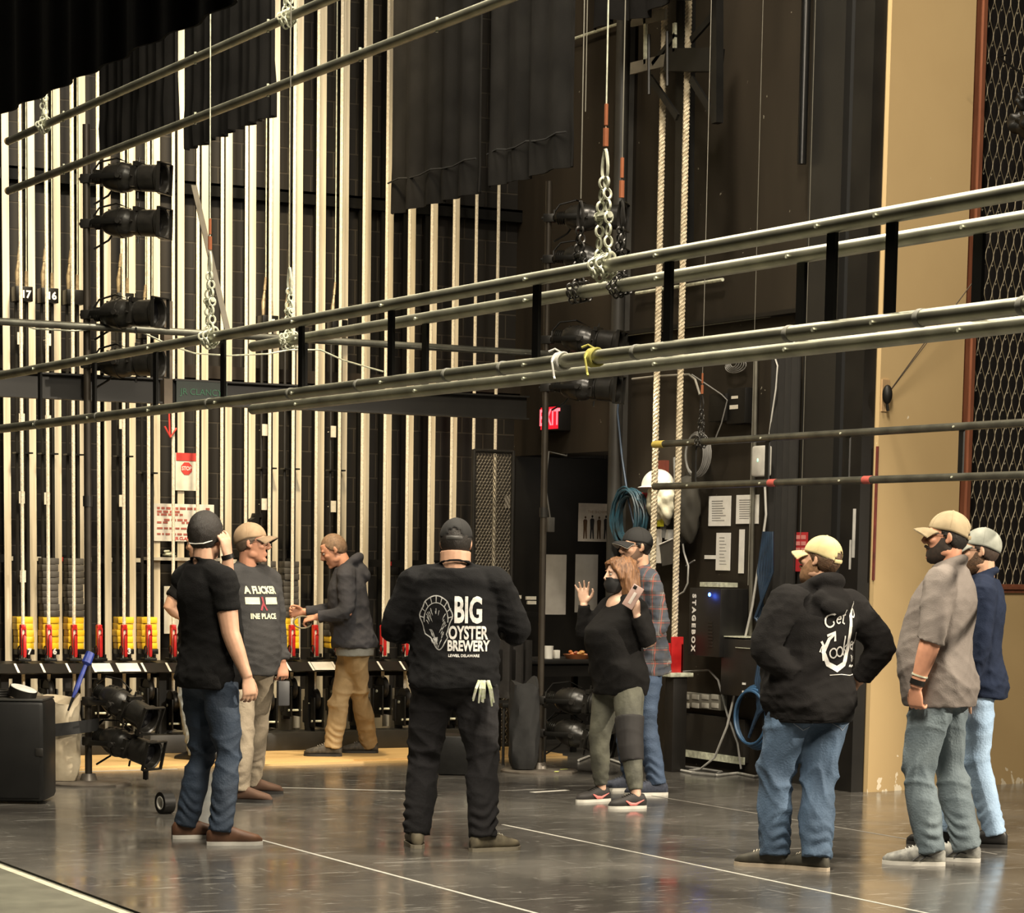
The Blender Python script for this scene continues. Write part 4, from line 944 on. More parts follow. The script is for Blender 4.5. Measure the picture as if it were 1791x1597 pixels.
# thick hemp ropes with their lock
HEMP = mat('hemp_rope', (.66, .58, .42), .9, col2=(.48, .40, .27), scale=30)
def twisted(pts, r0, pitch=.085):
    pts = [Vector(p) for p in pts]; g = G(); n = 0
    P = []; 
    for a, b in zip(pts, pts[1:]):
        k = max(2, int((b - a).length / (pitch / 6)))
        P += [a.lerp(b, i / k) for i in range(k)]
    P.append(pts[-1])
    for s in range(3):
        L = 0; q = []
        for i, p in enumerate(P):
            if i: L += (p - P[i - 1]).length
            an = 2 * PI * (L / pitch + s / 3); q.append(p + Vector((math.cos(an), math.sin(an), 0)) * r0 * .52)
        g.tube(q, r0 * .56, 6)
    return g
RX = 10.15
y1 = onX(1148, 700, RX)[1]; y2 = onX(1189, 700, RX)[1]
tag(obj('thick_rope', twisted([(RX, y1, .30), (RX, y1, 9.3)], .025), HEMP), 'thick twisted rope, left of the two before the dark wall', 'rope')
tag(obj('thick_rope', twisted([(RX, y2, .10), (RX, y2, 9.3)], .025), HEMP), 'thick twisted rope, right of the two, running into the red lock', 'rope')
p = onX(1178, 1150, RX)
r = thing('rope_lock', (RX, y2, .72), 'red rope lock on a dark post beside the plaid shirt man', 'rope lock')
obj('lock_body', G().box((RX - .05, y2 - .05, .735), (RX + .05, y2 - .03, 1.0), .004).box((RX - .05, y2 + .03, .735), (RX + .05, y2 + .05, .95), .004).box((RX + .03, y2 - .05, .735), (RX + .05, y2 + .05, .95), .004), RED, r)
obj('base_plate', G().box((RX - .10, y2 - .12, .705), (RX + .10, y2 + .10, .735), .004), GALV, r)
tag(obj('lock_post', G().box((RX - .06, y2 - .10, 0), (RX + .06, y2 + .02, .705), .005), mat('post_black', (.014, .012, .010), .5)), 'dark steel post under the red rope lock', 'post')
# hard hat, alarm box, crumpled bag and tags brightened by the added spot
HW = mat('hat_white', (.85, .82, .72), .4)
a = Vector(onX(1151, 846, XP - .14)); g = G()
R = []
for t in np.linspace(0, 1, 9):
    rr = math.sin(t * PI / 2) ; R.append([a + Vector((-.12 * rr * math.cos(q), .15 * rr * math.sin(q), .13 * math.cos(t * PI / 2) - .02)) for q in np.linspace(0, 2 * PI, 25)[:-1]])
R[0] = [a + (p - a) * 1 + Vector((.002 * math.cos(i), .002 * math.sin(i), 0)) for i, p in enumerate(R[0])]
R.append([a + Vector((-.15 * math.cos(q), .18 * math.sin(q), -.03)) for q in np.linspace(0, 2 * PI, 25)[:-1]])
r = tag(obj('hard_hat', g.rings(R[::-1]), HW), 'white hard hat hung on the dark wall behind the left thick rope', 'hard hat')
a = onX(1163, 880, XP - .14); 
def rock(g, c, r_, seed, rough=.25):
    rn = np.random.default_rng(seed); bm = bmesh.new(); bmesh.ops.create_icosphere(bm, subdivisions=4, radius=1)
    ph = rn.uniform(0, 6, 6)
    for v in bm.verts:
        x, y, z = v.co; k = 1 + rough * (math.sin(4 * x + ph[0]) * math.sin(5 * y + ph[1]) + .6 * math.sin(9 * z + ph[2] + 3 * x) * math.sin(8 * y + ph[3]))
        v.co = (c[0] + x * r_[0] * k, c[1] + y * r_[1] * k, c[2] + z * r_[2] * k)
    bm.verts.index_update(); g.add([v.co for v in bm.verts], [[v.index for v in f.verts] for f in bm.faces]); bm.free(); return g
tag(obj('plastic_sack', rock(G(), a, (.09, .17, .14), 3), mat('sack_white', (.78, .74, .56), .5, bump=.6, bscale=14), ang=85), 'crumpled white plastic sack under the hard hat', 'sack')
r = tag(obj('call_point', wbox(G(), 1115, 862, 1133, 890, .16, .0, .006), mat('bright_red', (.62, .03, .03), .4)), 'bright red box with pale dial left of the plastic sack', 'alarm box')
a = onX(1119, 876, XP - .162); obj('dial', G().ell(a, (.006, .055, .05)), WHITE, r)
tag(obj('glow_card', wbox(G(), 1147, 895, 1160, 921, .15, .145), mat('card_yellow', (.75, .72, .03), .5)), 'bright yellow card hanging under the plastic sack', 'card')
tag(obj('glow_card', wbox(G(), 1121, 891, 1134, 902, .14, .135), mat('card_olive', (.50, .47, .05), .5)), 'small olive yellow card below the red box', 'card')
tag(obj('clip_sheet', wbox(G(), 1135, 925, 1155, 985, .13, .12), PAPER), 'pale sheets clipped behind the left thick rope by the black cap', 'paper')
r = thing('clipboard', onX(1172, 945, XP - .1), 'tilted dark clipboard with white edge between the thick ropes', 'clipboard')
a, b, c, d_ = [Vector(onX(x, y, XP - .14)) for x, y in ((1153, 953), (1178, 942), (1184, 985), (1158, 990))]
obj('board', G().poly([a, b, c, d_], (.01, 0, 0)), mat('clip_dark', (.05, .045, .038), .6), r); obj('edge', G().tube([a, b], .006, 6), WHITE, r)
tag(obj('switch_plate', wbox(G(), 1163, 926, 1168, 944, .10, .02), WHITE), 'small white switch plate between the thick ropes', 'switch')
tag(obj('red_plate', wbox(G(), 1142, 806, 1162, 830, .04, .0), mat('dull_red', (.16, .035, .02), .6)), 'dull red plate above the hard hat', 'plate')
# hanging gear among the ropes
for k, (pts, m) in enumerate((([(1182, 800), (1186, 850), (1188, 900), (1190, 950)], GC), ([(1205, 860), (1198, 900), (1203, 935)], BLACK), ([(1168, 850), (1164, 900), (1160, 940)], GC))):
    tag(obj('hung_strap', G().tube(wpts(pts, .10), [.02, .03, .03, .02][:len(pts)], 6), mat('strap_dark', (.07, .065, .05), .7) if k == 1 else m), ['pale thin strap right of the thick ropes', 'dark strap bundle right of the thick ropes', 'thin cord between the thick ropes'][k], 'strap')
a = onX(1206, 890, XP - .10)
tag(obj('garment_bag', rock(G(), (XP - .12, a[1], a[2]), (.09, .14, .26), 9, .12), mat('bag_olive', (.05, .045, .034), .8, col2=(.03, .027, .02), scale=5), ang=85), 'dull grey cloth bag hung right of the thick ropes', 'bag')

# steel bracket high on the wall
r = thing('wall_bracket', onX(1180, 200, XP - .45), 'black steel bracket frame high on the dark wall around the thick ropes', 'bracket')
BP = XP - .45
def flat(x0, y0, x1, y1, w_, dpt=.02, X=BP):
    a = Vector(onX(x0, y0, X)); b = Vector(onX(x1, y1, X)); t = (b - a).normalized(); n_ = t.cross(Vector((1, 0, 0))).normalized() * (w_ / 2)
    return G().poly([a - n_, b - n_, b + n_, a + n_], (dpt, 0, 0))
GST = mat('bracket_grey', (.24, .22, .18), .45, .3)
obj('front_rail', flat(1103, 38, 1163, 24, .075), GST, r); obj('front_rail', flat(1102, 120, 1163, 105, .085), GST, r)
obj('upright', flat(1127, 25, 1127, 112, .03), GALV, r); obj('upright', flat(1178, 40, 1178, 90, .03), GALV, r)
obj('beam', flat(1162, 104, 1245, 104, .16, .10), STEEL, r)
obj('brace', flat(1140, 112, 1180, 60, .035), STEEL, r); obj('brace', flat(1135, 135, 1183, 205, .05), STEEL, r); obj('brace', flat(1207, 70, 1246, 26, .05), STEEL, r); obj('brace', flat(1207, 138, 1246, 200, .055), STEEL, r)
obj('hanger', flat(1248, -40, 1248, 215, .07, .06), STEEL, r); obj('mast', flat(1190, -60, 1186, 440, .11, .10, XP - .3), STEEL, r)
obj('bolt', G().tube([onX(1135, 60, BP), onX(1135, 165, BP)], .012, 6), STEEL, r); obj('bolt', G().tube([onX(1167, 55, BP), onX(1167, 150, BP)], .012, 6), STEEL, r)
# black vertical pipe on the panel
tag(obj('black_downpipe', G().tube([(XP - .13, 15.12, 4.3), (XP - .13, 15.12, 9.4)], .032, 12), mat('gloss_black', (.004, .004, .004), .3, spec=.3)), 'glossy black vertical pipe high on the wall left of the black panel', 'pipe')
tag(obj('column_pipe', G().tube([(XP - .12, 17.60, 0), (XP - .12, 17.60, 9.4)], .055, 16), mat('column_paint')), 'grey round steel column at the right side of the doorway', 'column')

# cord cleat on the tan wall with two cords running up
r = thing('cord_cleat', onT(1550, 700), 'black pulley on a tan plate with two taut cords on the tan wall', 'pulley')
a = onT(1548, 695, .0); b = Vector(onT(1552, 690, .06))
s0 = float((onT(1541, 690) - TA) @ TD); s1 = float((onT(1554, 690) - TA) @ TD)
g = G(); quadbox(g, max(s0, .01), s1, onT(1548, 720)[2], onT(1548, 664)[2], 0, .012); obj('plate', g, mat('plate_tan', (.50, .33, .17), .6), r)
obj('pulley', G().ell(b, (.035, .035, .065), None, 14, 10).tube([b + Vector((0, 0, -.06)), b + Vector((.01, 0, -.11))], .01, 6), BLACK, r)
for x, y in ((1660, 540), (1712, 480)): obj('cord', G().tube([b, Vector(onT(x, y, .35))], .0042, 5), mat('cord_dark', (.06, .04, .02), .8), r)
tag(obj('tape_scraps', G().box((XP - .104, 14.40, 1.60), (XP - .1, 14.43, 1.93)).box((XP - .104, 14.44, 1.52), (XP - .1, 14.46, 1.72)), mat('scrap_grey', (.50, .49, .46), .7)), 'grey tape scraps on the black edge beside the red corner of the tan wall', 'tape')
# dark rigging seen against the grille
g = rock(G(), onT(1800, 215, .5), (.12, .12, .10), 5, .2); rock(g, onT(1792, 175, .5), (.06, .06, .07), 6, .2)
g.tube([onT(1796, 215, .5), onT(1796, -700, .5)], .012, 8)
g.tube([onT(1790, 130, .5), onT(1745, 100, .45), onT(1760, 96, .45)], .008, 6)
tag(obj('stage_fixture', g, STEEL), 'dark unlit fixture hanging before the grille at the right edge', 'fixture')

# ------------------------------------------------------------------ floor lines
TAPE = mat('grey_seam_tape', (.42, .41, .37), .5, col2=(.34, .33, .30), scale=20)
for k, (X, ya, yb, wd, m, lab) in enumerate(((5.475, 6.0, 13.05, .022, TAPE, 'long pale seam tape starting at the brown shoes'), (7.125, 6.0, 13.3, .020, TAPE, 'long pale seam tape running to the yellow cap man'),
      (8.95, 11.0, 14.6, .016, mat('faint_tape', (.20, .19, .17), .5), 'faint seam tape past the woman'), (3.80, 4.0, 13.4, .045, mat('edge_tape', (.50, .48, .38), .6, col2=(.36, .34, .26), scale=20), 'worn white tape along the edge of the stage floor'))):
    tag(obj('seam_tape', G().box((X - wd / 2, ya, .0 if X > 3.85 else .001), (X + wd / 2, yb, .0012 if X > 3.85 else .0022)), m), lab, 'floor tape')
a = onz(85, 1350); b = onz(460, 1377)
def strip(a, b, w_, m, lab):
    a = Vector(a); b = Vector(b); n_ = (b - a).normalized().cross(Vector((0, 0, 1))) * (w_ / 2)
    tag(obj('floor_mark', G().poly([a - n_, b - n_, b + n_, a + n_], (0, 0, .0012)), m), lab, 'floor mark')
strip(onz(450, 1376.5), onz(760, 1385), .03, TAPE, 'pale tape line on the floor behind the lettered shirt man')
strip(onz(86, 1351), onz(310, 1345), .03, TAPE, 'pale tape line along the boards near the canvas bag')
strip(onz(930, 1386), onz(992, 1382), .05, TAPE, 'short white tape piece on the floor by the right boom')
# loose cables on the floor by the dark wall
for pts, m, lab in (([(1180, 1345), (1215, 1352), (1255, 1356), (1290, 1352), (1320, 1358), (1340, 1354)], WC, 'white cable lying along the foot of the dark wall'), ([(1190, 1340), (1235, 1346), (1262, 1350), (1250, 1356), (1210, 1352)], GC, 'grey cable looped on the floor by the dark wall'),
                ([(1012, 1330), (1030, 1323), (1060, 1326), (1090, 1336), (1120, 1342)], WC, 'white cable on the floor behind the woman')):
    tag(obj('floor_cable', G().tube([tuple(onz(x, y, .012)) for x, y in pts], .010, 6), m), lab, 'cable')
# ================================================================== people
def fuse(g, voxel, smooth=2, it2=None):
    """one continuous surface from overlapping closed shapes"""
    me = bpy.data.meshes.new('fuse'); me.from_pydata([tuple(p) for p in g.v], [], g.f); me.update()
    o = bpy.data.objects.new('fuse', me); COL.objects.link(o)
    bm = bmesh.new(); bm.from_mesh(me); bmesh.ops.recalc_face_normals(bm, faces=bm.faces); bm.to_mesh(me); bm.free()
    m = o.modifiers.new('r', 'REMESH'); m.mode = 'VOXEL'; m.voxel_size = voxel; m.adaptivity = 0
    if smooth: s = o.modifiers.new('s', 'SMOOTH'); s.factor = .5; s.iterations = smooth
    out = bpy.data.meshes.new_from_object(o.evaluated_get(bpy.context.evaluated_depsgraph_get()))
    bpy.data.objects.remove(o); bpy.data.meshes.remove(me)
    return out
def vget(me):
    a = np.empty(len(me.vertices) * 3); me.vertices.foreach_get('co', a); return a.reshape(-1, 3)
def nget(me):
    a = np.empty(len(me.vertices) * 3); me.vertex_normals.foreach_get('vector', a); return a.reshape(-1, 3)
def vset(me, v): me.vertices.foreach_set('co', v.ravel()); me.update()
def folds(me, amp, seed, k=(14, 14, 26), mask=None, n=5):
    """push a cloth surface in and out in soft irregular creases"""
    v = vget(me); nr = nget(me); rn = np.random.default_rng(seed); f = np.zeros(len(v))
    for i in range(n):
        d = rn.normal(size=3); d /= np.linalg.norm(d); kk = d * np.array(k) * rn.uniform(.7, 1.6); k2 = rn.normal(size=3) * 9
        w = np.sin(v @ kk + rn.uniform(0, 6) + 1.3 * np.sin(v @ k2 + rn.uniform(0, 6)))
        f += (1 - np.abs(w)) ** 2 * 1.6 - .55
    f /= n ** .5
    if mask is not None: f *= mask(v)
    vset(me, v + nr * (amp * f)[:, None])
def finish(name, me, m, parent):
    me.polygons.foreach_set('use_smooth', [True] * len(me.polygons)); me.name = name
    return link(name, me, m, parent)

SKIN = {}
def skin(k, c):
    if k not in SKIN: SKIN[k] = mat('skin_' + k, c, .5, col2=tuple(x * .80 for x in c), scale=14, bump=.05, bscale=200, spec=.35)
    return SKIN[k]
def superring(c, rx, ry, ex, M, n=28):
    out = []
    for i in range(n):
        a = 2 * PI * i / n; ca, sa = math.cos(a), math.sin(a)
        out.append(M(Vector((c[0] + math.copysign(abs(ca) ** ex, ca) * rx, c[1] + math.copysign(abs(sa) ** ex, sa) * ry, c[2]))))
    return out
def hand_geo(g, W, yd, zd, side, curl=.35, spread=1.0, thumb=.6, s=1.0):
    """W wrist, yd along the hand, zd out of its back, side=+1 thumb on local +x"""
    y = Vector(yd).normalized(); z = Vector(zd); z = (z - y * z.dot(y)).normalized(); x = y.cross(z) * side
    P = lambda a, b, c: Vector(W) + (x * a + y * b + z * c) * s
    R = []
    for b, hw, hd in ((-.012, .026, .019), (.012, .031, .017), (.04, .039, .015), (.07, .042, .014), (.092, .040, .011)):
        R.append([P(hw * math.cos(2 * PI * k / 16), b, hd * math.sin(2 * PI * k / 16)) for k in range(16)])
    g.rings(R)
    for i, (fx_, ln, fan) in enumerate(((.032, .070, .16), (.0108, .080, .04), (-.0108, .074, -.06), (-.031, .057, -.20))):
        c = curl[i] if hasattr(curl, '__len__') else curl
        p = P(fx_, .082, 0); an = .15 * c; pts = [p]; fan *= spread
        for j, q in enumerate((.46, .30, .24)):
            an += c * (1.0, 1.15, .8)[j]
            d = (y * math.cos(an) - z * math.sin(an)) + x * fan * math.cos(an)
            p = p + d.normalized() * ln * q * s; pts.append(p)
        g.tube(pts, [.0098 * s, .0090 * s, .0082 * s, .0068 * s], 8)
        g.ell(pts[-1], (.0066 * s,) * 3, None, 8, 6)
    p0 = P(.024, .018, -.004); p1 = P(.030 + .030 * thumb, .045, -.012 - .02 * (1 - thumb)); p2 = P(.034 + .042 * thumb, .075, -.020 - .022 * (1 - thumb)); p3 = P(.036 + .040 * thumb, .098, -.026 - .028 * (1 - thumb))
    g.tube([p0, p1, p2, p3], [.015 * s, .0125 * s, .0105 * s, .008 * s], 8); g.ell(p3, (.008 * s,) * 3, None, 8, 6)

def leg_ik(hip, ank, kd, l1, l2):
    d = ank - hip; L = min(d.length, (l1 + l2) * .999); u = d.normalized()
    a = (l1 * l1 - l2 * l2 + L * L) / (2 * L); h = math.sqrt(max(l1 * l1 - a * a, 0))
    p = Vector(kd); p = (p - u * p.dot(u)).normalized()
    return hip + u * a + p * h

class Person:
    def __init__(s, label, at, phi, H=1.78, bw=1.0, bd=1.0, belly=0.0, lean=0, side=0, twist=0, head=(0, 0, 0), arms=None, feet=None, skin_='fair', arm_k=1.0, leg_k=1.0, bust=0.0, z=0.0, hipk=1.0, cat='person', group=None, neck_k=1.0, head_dz=0.0):
        s.hdz = head_dz
        s.s = H / 1.78; s.H = H; s.phi = phi
        f = F0 * math.cos(rad(phi)) + R0 * math.sin(rad(phi)); s.f = f; s.rv = np.array([f[1], -f[0], 0])
        s.root = thing('person', (at[0], at[1], z), label, cat, group, rot=(0, 0, math.atan2(f[1], f[0]) - PI / 2))
        s.bw, s.bd, s.belly, s.lean, s.sidel, s.twist, s.hd = bw, bd, belly, rad(lean), rad(side), rad(twist), head
        s.ak, s.lk, s.bust, s.hipk, s.nk = arm_k, leg_k, bust, hipk, neck_k
        s.skin = skin(skin_, {'fair': (.56, .33, .22), 'ruddy': (.55, .27, .17), 'pale': (.62, .40, .29)}[skin_])
        S = s.s
        s.J = {}
        for nm, sd in (('L', -1), ('R', 1)):
            s.J['sh' + nm] = s.T(Vector((sd * .172 * bw * S, -.012 * S, 1.415 * S)))
            u, fo = arms[nm][0], arms[nm][1]
            s.J['el' + nm] = s.J['sh' + nm] + s.V(u) * .285 * S
            s.J['wr' + nm] = s.J['el' + nm] + s.V(fo) * .25 * S
            fx_, fy_, yaw = feet[nm]
            s.J['hip' + nm] = Vector((sd * .088 * S * bw * hipk, 0, .90 * S))
            s.J['ank' + nm] = Vector((fx_, fy_, .085 * S))
            s.J['yaw' + nm] = rad(yaw)
            kd = Vector((math.sin(rad(yaw)) * .5, 1, 0))
            s.J['kn' + nm] = leg_ik(s.J['hip' + nm], s.J['ank' + nm], kd, .425 * S, .405 * S)
        s.arms = arms
        s.headM = s.head_matrix()
    def V(s, d):
        """(image right, up, away) -> own frame"""
        w = R0 * d[0] + F0 * d[2] + U0 * d[1]; f = s.f; r = s.rv
        return Vector((w @ r, w @ f, w[2])).normalized()
    def Tm(s, z):
        t = min(1, max(0, (z / s.s - .93) / .42)); t = t * t * (3 - 2 * t)
        piv = Matrix.Translation((0, 0, .95 * s.s))
        return piv @ Matrix.Rotation(-s.twist * t, 4, 'Z') @ Matrix.Rotation(s.sidel * t, 4, 'Y') @ Matrix.Rotation(-s.lean * t, 4, 'X') @ piv.inverted()
    def T(s, p): return s.Tm(p.z) @ p
    def head_matrix(s):
        S = s.s; y, p, r = [rad(a) for a in s.hd]     # yaw to own right, pitch down, roll to own right
        nb = s.T(Vector((0, -.012, 1.50)) * S)
        R = s.Tm(9).to_3x3().to_4x4()
        if s.lean: R = Matrix.Rotation(s.lean * .45, 4, 'X') @ R
        return Matrix.Translation(nb) @ R @ Matrix.Rotation(-y, 4, 'Z') @ Matrix.Rotation(-p, 4, 'X') @ Matrix.Rotation(r, 4, 'Y') @ Matrix.Translation((0, .022 * S, (.150 + s.hdz) * S)) @ Matrix.Scale(S * 1.02, 4)
    RINGS = [(.80, .160, .118, -.006), (.90, .172, .124, -.014), (.98, .166, .114, -.008), (1.06, .154, .104, .002), (1.16, .152, .104, .006), (1.26, .163, .112, .006), (1.34, .168, .112, .0), (1.39, .150, .100, -.008), (1.44, .120, .088, -.014), (1.48, .090, .072, -.017), (1.515, .067, .060, -.016)]
    def torso(s, g, ease, z0, z1, flare=0.0, low=0.0):
        S = s.s; zs = [z0]
        zs += [r[0] for r in s.RINGS if z0 + .02 < r[0] < z1 - .02] + [z1]
        zs = sorted(set(zs)); zz = np.array([r[0] for r in s.RINGS]); R = []
        for z in zs:
            hw, hd, yo = [np.interp(z, zz, [r[i] for r in s.RINGS]) for i in (1, 2, 3)]
            b = math.exp(-((z - 1.07) / .17) ** 2) * s.belly; bu = math.exp(-((z - 1.23) / .10) ** 2) * s.bust
            k = min(1, max(0, (1.50 - z) / .13))
            hw = hw * (1 + (s.bw - 1) * k) + b * .45 + ease; hd = hd * (1 + (s.bd - 1) * k) + b * .62 + bu * .6 + ease; yo += b * .50 + bu * .55
            hw *= 1 + ((s.hipk - 1) if z < 1.0 else 0)
            kn = 1 + (s.nk - 1) * min(1, max(0, (z - 1.41) / .06)); hw *= kn; hd *= kn
            if flare and z < z0 + .10: hw += flare; hd += flare
            l_ = low * min(1, max(0, (1.02 - z) / .12)); hw += l_; hd += l_
            R.append(superring((0, yo * S, z * S), hw * S, hd * S, .86, s.T))
        g.rings(R)
    def arm(s, g, nm, ease, f0=0.0, f1=1.0, cuff=0.0, taper=1.0):
        S = s.s; sh, el, wr = s.J['sh' + nm], s.J['el' + nm], s.J['wr' + nm]; k = s.ak
        prof = [(0, .062), (.12, .058), (.3, .052), (.5, .045), (.58, .045), (.7, .041), (.88, .031), (1, .027)]
        def pos(t): return sh.lerp(el, t / .5) if t < .5 else el.lerp(wr, (t - .5) / .5)
        ts = sorted(set([f0, f1] + [q for q, _ in prof if f0 < q < f1] + [q for q in np.linspace(f0, f1, 9)]))
        pts, rs = [], []
        for t in ts:
            p = pos(t)
            if abs(t - .5) < .08: p = p.lerp((sh.lerp(el, .8) + el.lerp(wr, .2)) / 2, .25)
            r = np.interp(t, [a for a, _ in prof], [b for _, b in prof]) * k * S
            pts.append(p); rs.append(r + ease * (1 - (1 - taper) * t) + (cuff if t > f1 - .04 else 0))
        g.tube(pts, rs, 14)
    def leg(s, g, nm, ease, hem, z_end=None):
        S = s.s; h, k, a = s.J['hip' + nm], s.J['kn' + nm], s.J['ank' + nm]; lk = s.lk
        end = k.lerp(a, 1.0 if z_end is None else z_end)
        pts = [h + Vector((0, 0, .04 * S)), h.lerp(k, .15), h.lerp(k, .4), h.lerp(k, .75), k, k.lerp(end, .22), k.lerp(end, .45), k.lerp(end, .75), k.lerp(end, .92), end]
        rs = [.085, .088, .080, .066, .058, .056, .055, .046, .040, .038]
        out = []
        for i, r in enumerate(rs):
            e = ease + (hem - ease) * max(0, (i - 4) / 5)
            out.append(r * (1 + (lk - 1) * max(.3, 1 - i / 12)) * S + e)
        g.tube(pts, out, 16)
    def head_geo(s, g, ear=True, jaw=1.0):
        h = G()
        h.ell((0, -.012, .032), (.0745, .093, .086))
        R = []
        for z, hw, hd, yo in ((.075, .058, .062, .016), (.04, .067, .072, .018), (.0, .0665, .071, .019), (-.035, .064, .068, .021), (-.07, .056 * jaw, .058, .027), (-.098, .043 * jaw, .043, .038), (-.116, .026 * jaw, .026, .047)):
            R.append(superring((0, yo, z), hw, hd, .85, lambda p: p, 24))
        h.rings(R)
        h.tube([(0, .086, .030), (0, .100, .004), (0, .113, -.020), (0, .100, -.034)], [(.009, .008), (.011, .010), (.0145, .013), (.010, .009)], 10)
        for q in (-1, 1):
            h.ell((q * .012, .099, -.026), (.010, .010, .009)); h.ell((q * .030, .080, .030), (.026, .014, .009)); h.ell((q * .040, .062, -.018), (.024, .026, .020))
            h.ell((q * .051 * jaw, .012, -.066), (.014, .035, .026))
            if ear: h.ell((q * .075, -.010, .002), (.0095, .0165, .030), Matrix.Rotation(q * .45, 3, 'Z') @ Matrix.Rotation(-.2, 3, 'X'), 12, 8); h.ell((q * .074, -.002, -.020), (.008, .010, .014), None, 10, 6)
        h.ell((0, .088, -.060), (.024, .011, .0065)); h.ell((0, .086, -.072), (.021, .011, .007)); h.ell((0, .080, -.101), (.024, .018, .015))
        h.move(s.headM); g.add(h.v, h.f)
        n0 = s.headM @ Vector((0, -.022, -.045)); n1 = s.T(Vector((0, -.018, 1.47)) * s.s); k = s.nk * s.s
        g.tube([n0, n0.lerp(n1, .5), n1, s.T(Vector((0, -.016, 1.41)) * s.s)], [.058 * k, .058 * k, .054 * k, .050 * s.s], 16)
    def build_body(s, hands=None, voxel=.0058, **kw):
        g = G(); s.torso(g, -.034, .86, 1.46); s.head_geo(g, **kw)
        for nm in ('L', 'R'):
            s.arm(g, nm, 0); s.leg(g, nm, -.016, -.004)
            a = s.J['ank' + nm]; d = Vector((math.sin(s.J['yaw' + nm]), math.cos(s.J['yaw' + nm]), 0))
            g.tube([a + Vector((0, 0, .01)), a - d * .02 - Vector((0, 0, .045)) * s.s, a + d * .12 * s.s - Vector((0, 0, .055)) * s.s], [.036 * s.s, .03 * s.s, .02 * s.s], 10)
            hd = s.arms[nm]; hk = hd[2] if len(hd) > 2 else {}
            yd = s.V(hk['dir']) if 'dir' in hk else s.V(hd[1]); zd = s.V(hk['back']) if 'back' in hk else Vector(((-1 if nm == 'L' else 1), .2, .1))
            hand_geo(g, s.J['wr' + nm], yd, zd, hk.get('side', -1 if nm == 'R' else 1), hk.get('curl', .35), hk.get('spread', 1), hk.get('thumb', .5), s.s * hk.get('size', 1.03))
        me = fuse(g, voxel, 2); o = finish('body', me, s.skin, s.root); s.body = o; return o
    def eyes(s):
        for q in (-1, 1):
            g = G().ell((q * .031, .0775, .010), (.0145, .0125, .0085), None, 14, 8); obj('eye', g.move(s.headM), mat('eye_white', (.62, .56, .50), .3), s.root, local=True)
            g = G().ell((q * .031, .0875, .010), (.0055, .0035, .0055), None, 10, 6); obj('iris', g.move(s.headM), mat('eye_dark', (.02, .014, .01), .2), s.root, local=True)
            g = G().tube([(q * .014, .0875, .0285), (q * .032, .0935, .033), (q * .050, .080, .027)], [.003, .0048, .003], 6); obj('eyebrow', g.move(s.headM), s.hairm, s.root, local=True)
    def shell(s, name, m, fn, c=(0, -.012, .028), r=(.0745, .093, .090), rough=0.0, nu=56, nv=40, seed=0):
        """hair: an ellipsoid about the skull pushed out where fn > 0 and sunk elsewhere"""
        g = G().ell(c, r, None, nu, nv); rn = np.random.default_rng(seed); out = []
        for p in g.v:
            d = Vector(p) - Vector(c); n = Vector((d.x / r[0] ** 2, d.y / r[1] ** 2, d.z / r[2] ** 2)).normalized()
            e = fn(p[0], p[1], p[2]); e = e + (rn.uniform(-rough, rough) if e > .002 else 0)
            out.append(tuple(Vector(p) + n * e))
        g.v = out; return obj(name, g.move(s.headM), m, s.root, local=True, ang=80)
    def short_hair(s, m, th=.008, front=.078, nape=-.062, rough=.0015, side=-.01):
        def fn(x, y, z):
            lim = np.interp(y, [-.1, -.05, -.012, .02, .05, .07], [nape, nape, side - .012, side + .01, front - .02, front])
            return th if z > lim else -.02
        return s.shell('hair', m, fn, c=(0, -.014, .020), r=(.0765, .0945, .1005), rough=rough)
    def beard(s, m, full=.012, low=-.13):
        h = G(); R = []
        for z, hw, hd, yo in ((-.004, .0690, .040, .010), (-.035, .0695, .064, .012), (-.065, .0665, .072, .019), (-.095, .056, .064, .030), (-.118, .040, .046, .040), (-.128, .020, .024, .044)):
            R.append([(x, y) for x, y in [(math.cos(a), math.sin(a)) for a in np.linspace(0, 2 * PI, 29)[:-1]]] and [Vector((math.cos(a) * (hw + full * .3), yo + math.sin(a) * (hd + full * .35) + (-.02 if math.sin(a) > .72 and z > -.06 and abs(math.cos(a)) < .62 else 0), z * (1 + full * 4 * (z < -.11)))) for a in np.linspace(0, 2 * PI, 29)[:-1]])
        h.rings(R[::-1]); h.tube([(-.030, .078, -.058), (-.012, .1005, -.047), (.012, .1005, -.047), (.030, .078, -.058)], .0075, 8)
        return obj('beard', h.move(s.headM), m, s.root, local=True, ang=70)
    def cap(s, m, tilt=0, hole=True, brim_m=None, under=None, size=1.0, brim=.075, strap_m=None):
        c = Vector((0, -.010, .034)); r = Vector((.0815, .102, .0945)) * size
        nu, nv = 48, 14; V, Fc = [], []
        for j in range(nv + 1):
            for k in range(nu):
                a = 2 * PI * k / nu; rim = .50 * PI + .02 + .30 * max(0, -math.sin(a)) ** 1.3
                th = max(rim * j / nv, .01)
                V.append((c.x + r.x * math.sin(th) * math.cos(a), c.y + r.y * math.sin(th) * math.sin(a), c.z + r.z * math.cos(th) * (1.0 + .02 * math.cos(6 * a) * 0)))
        def inhole(j, k):
            a = 2 * PI * (k + .5) / nu; da = abs(((a - 1.5 * PI + PI) % (2 * PI)) - PI)
            u = da / .52; t = (nv - j) / 5.2
            return hole and u < 1 and j < nv - 1 and t < math.sqrt(1 - u * u) + .0
        for j in range(nv):
            for k in range(nu):
                if inhole(j, k): continue
                l = (k + 1) % nu; Fc.append((j * nu + k, (j + 1) * nu + k, (j + 1) * nu + l, j * nu + l))
        Mx = s.headM @ Matrix.Rotation(rad(tilt + 7), 4, 'X')
        me = bpy.data.meshes.new('cap'); me.from_pydata([tuple(Mx @ Vector(p)) for p in V], [], Fc); me.update()
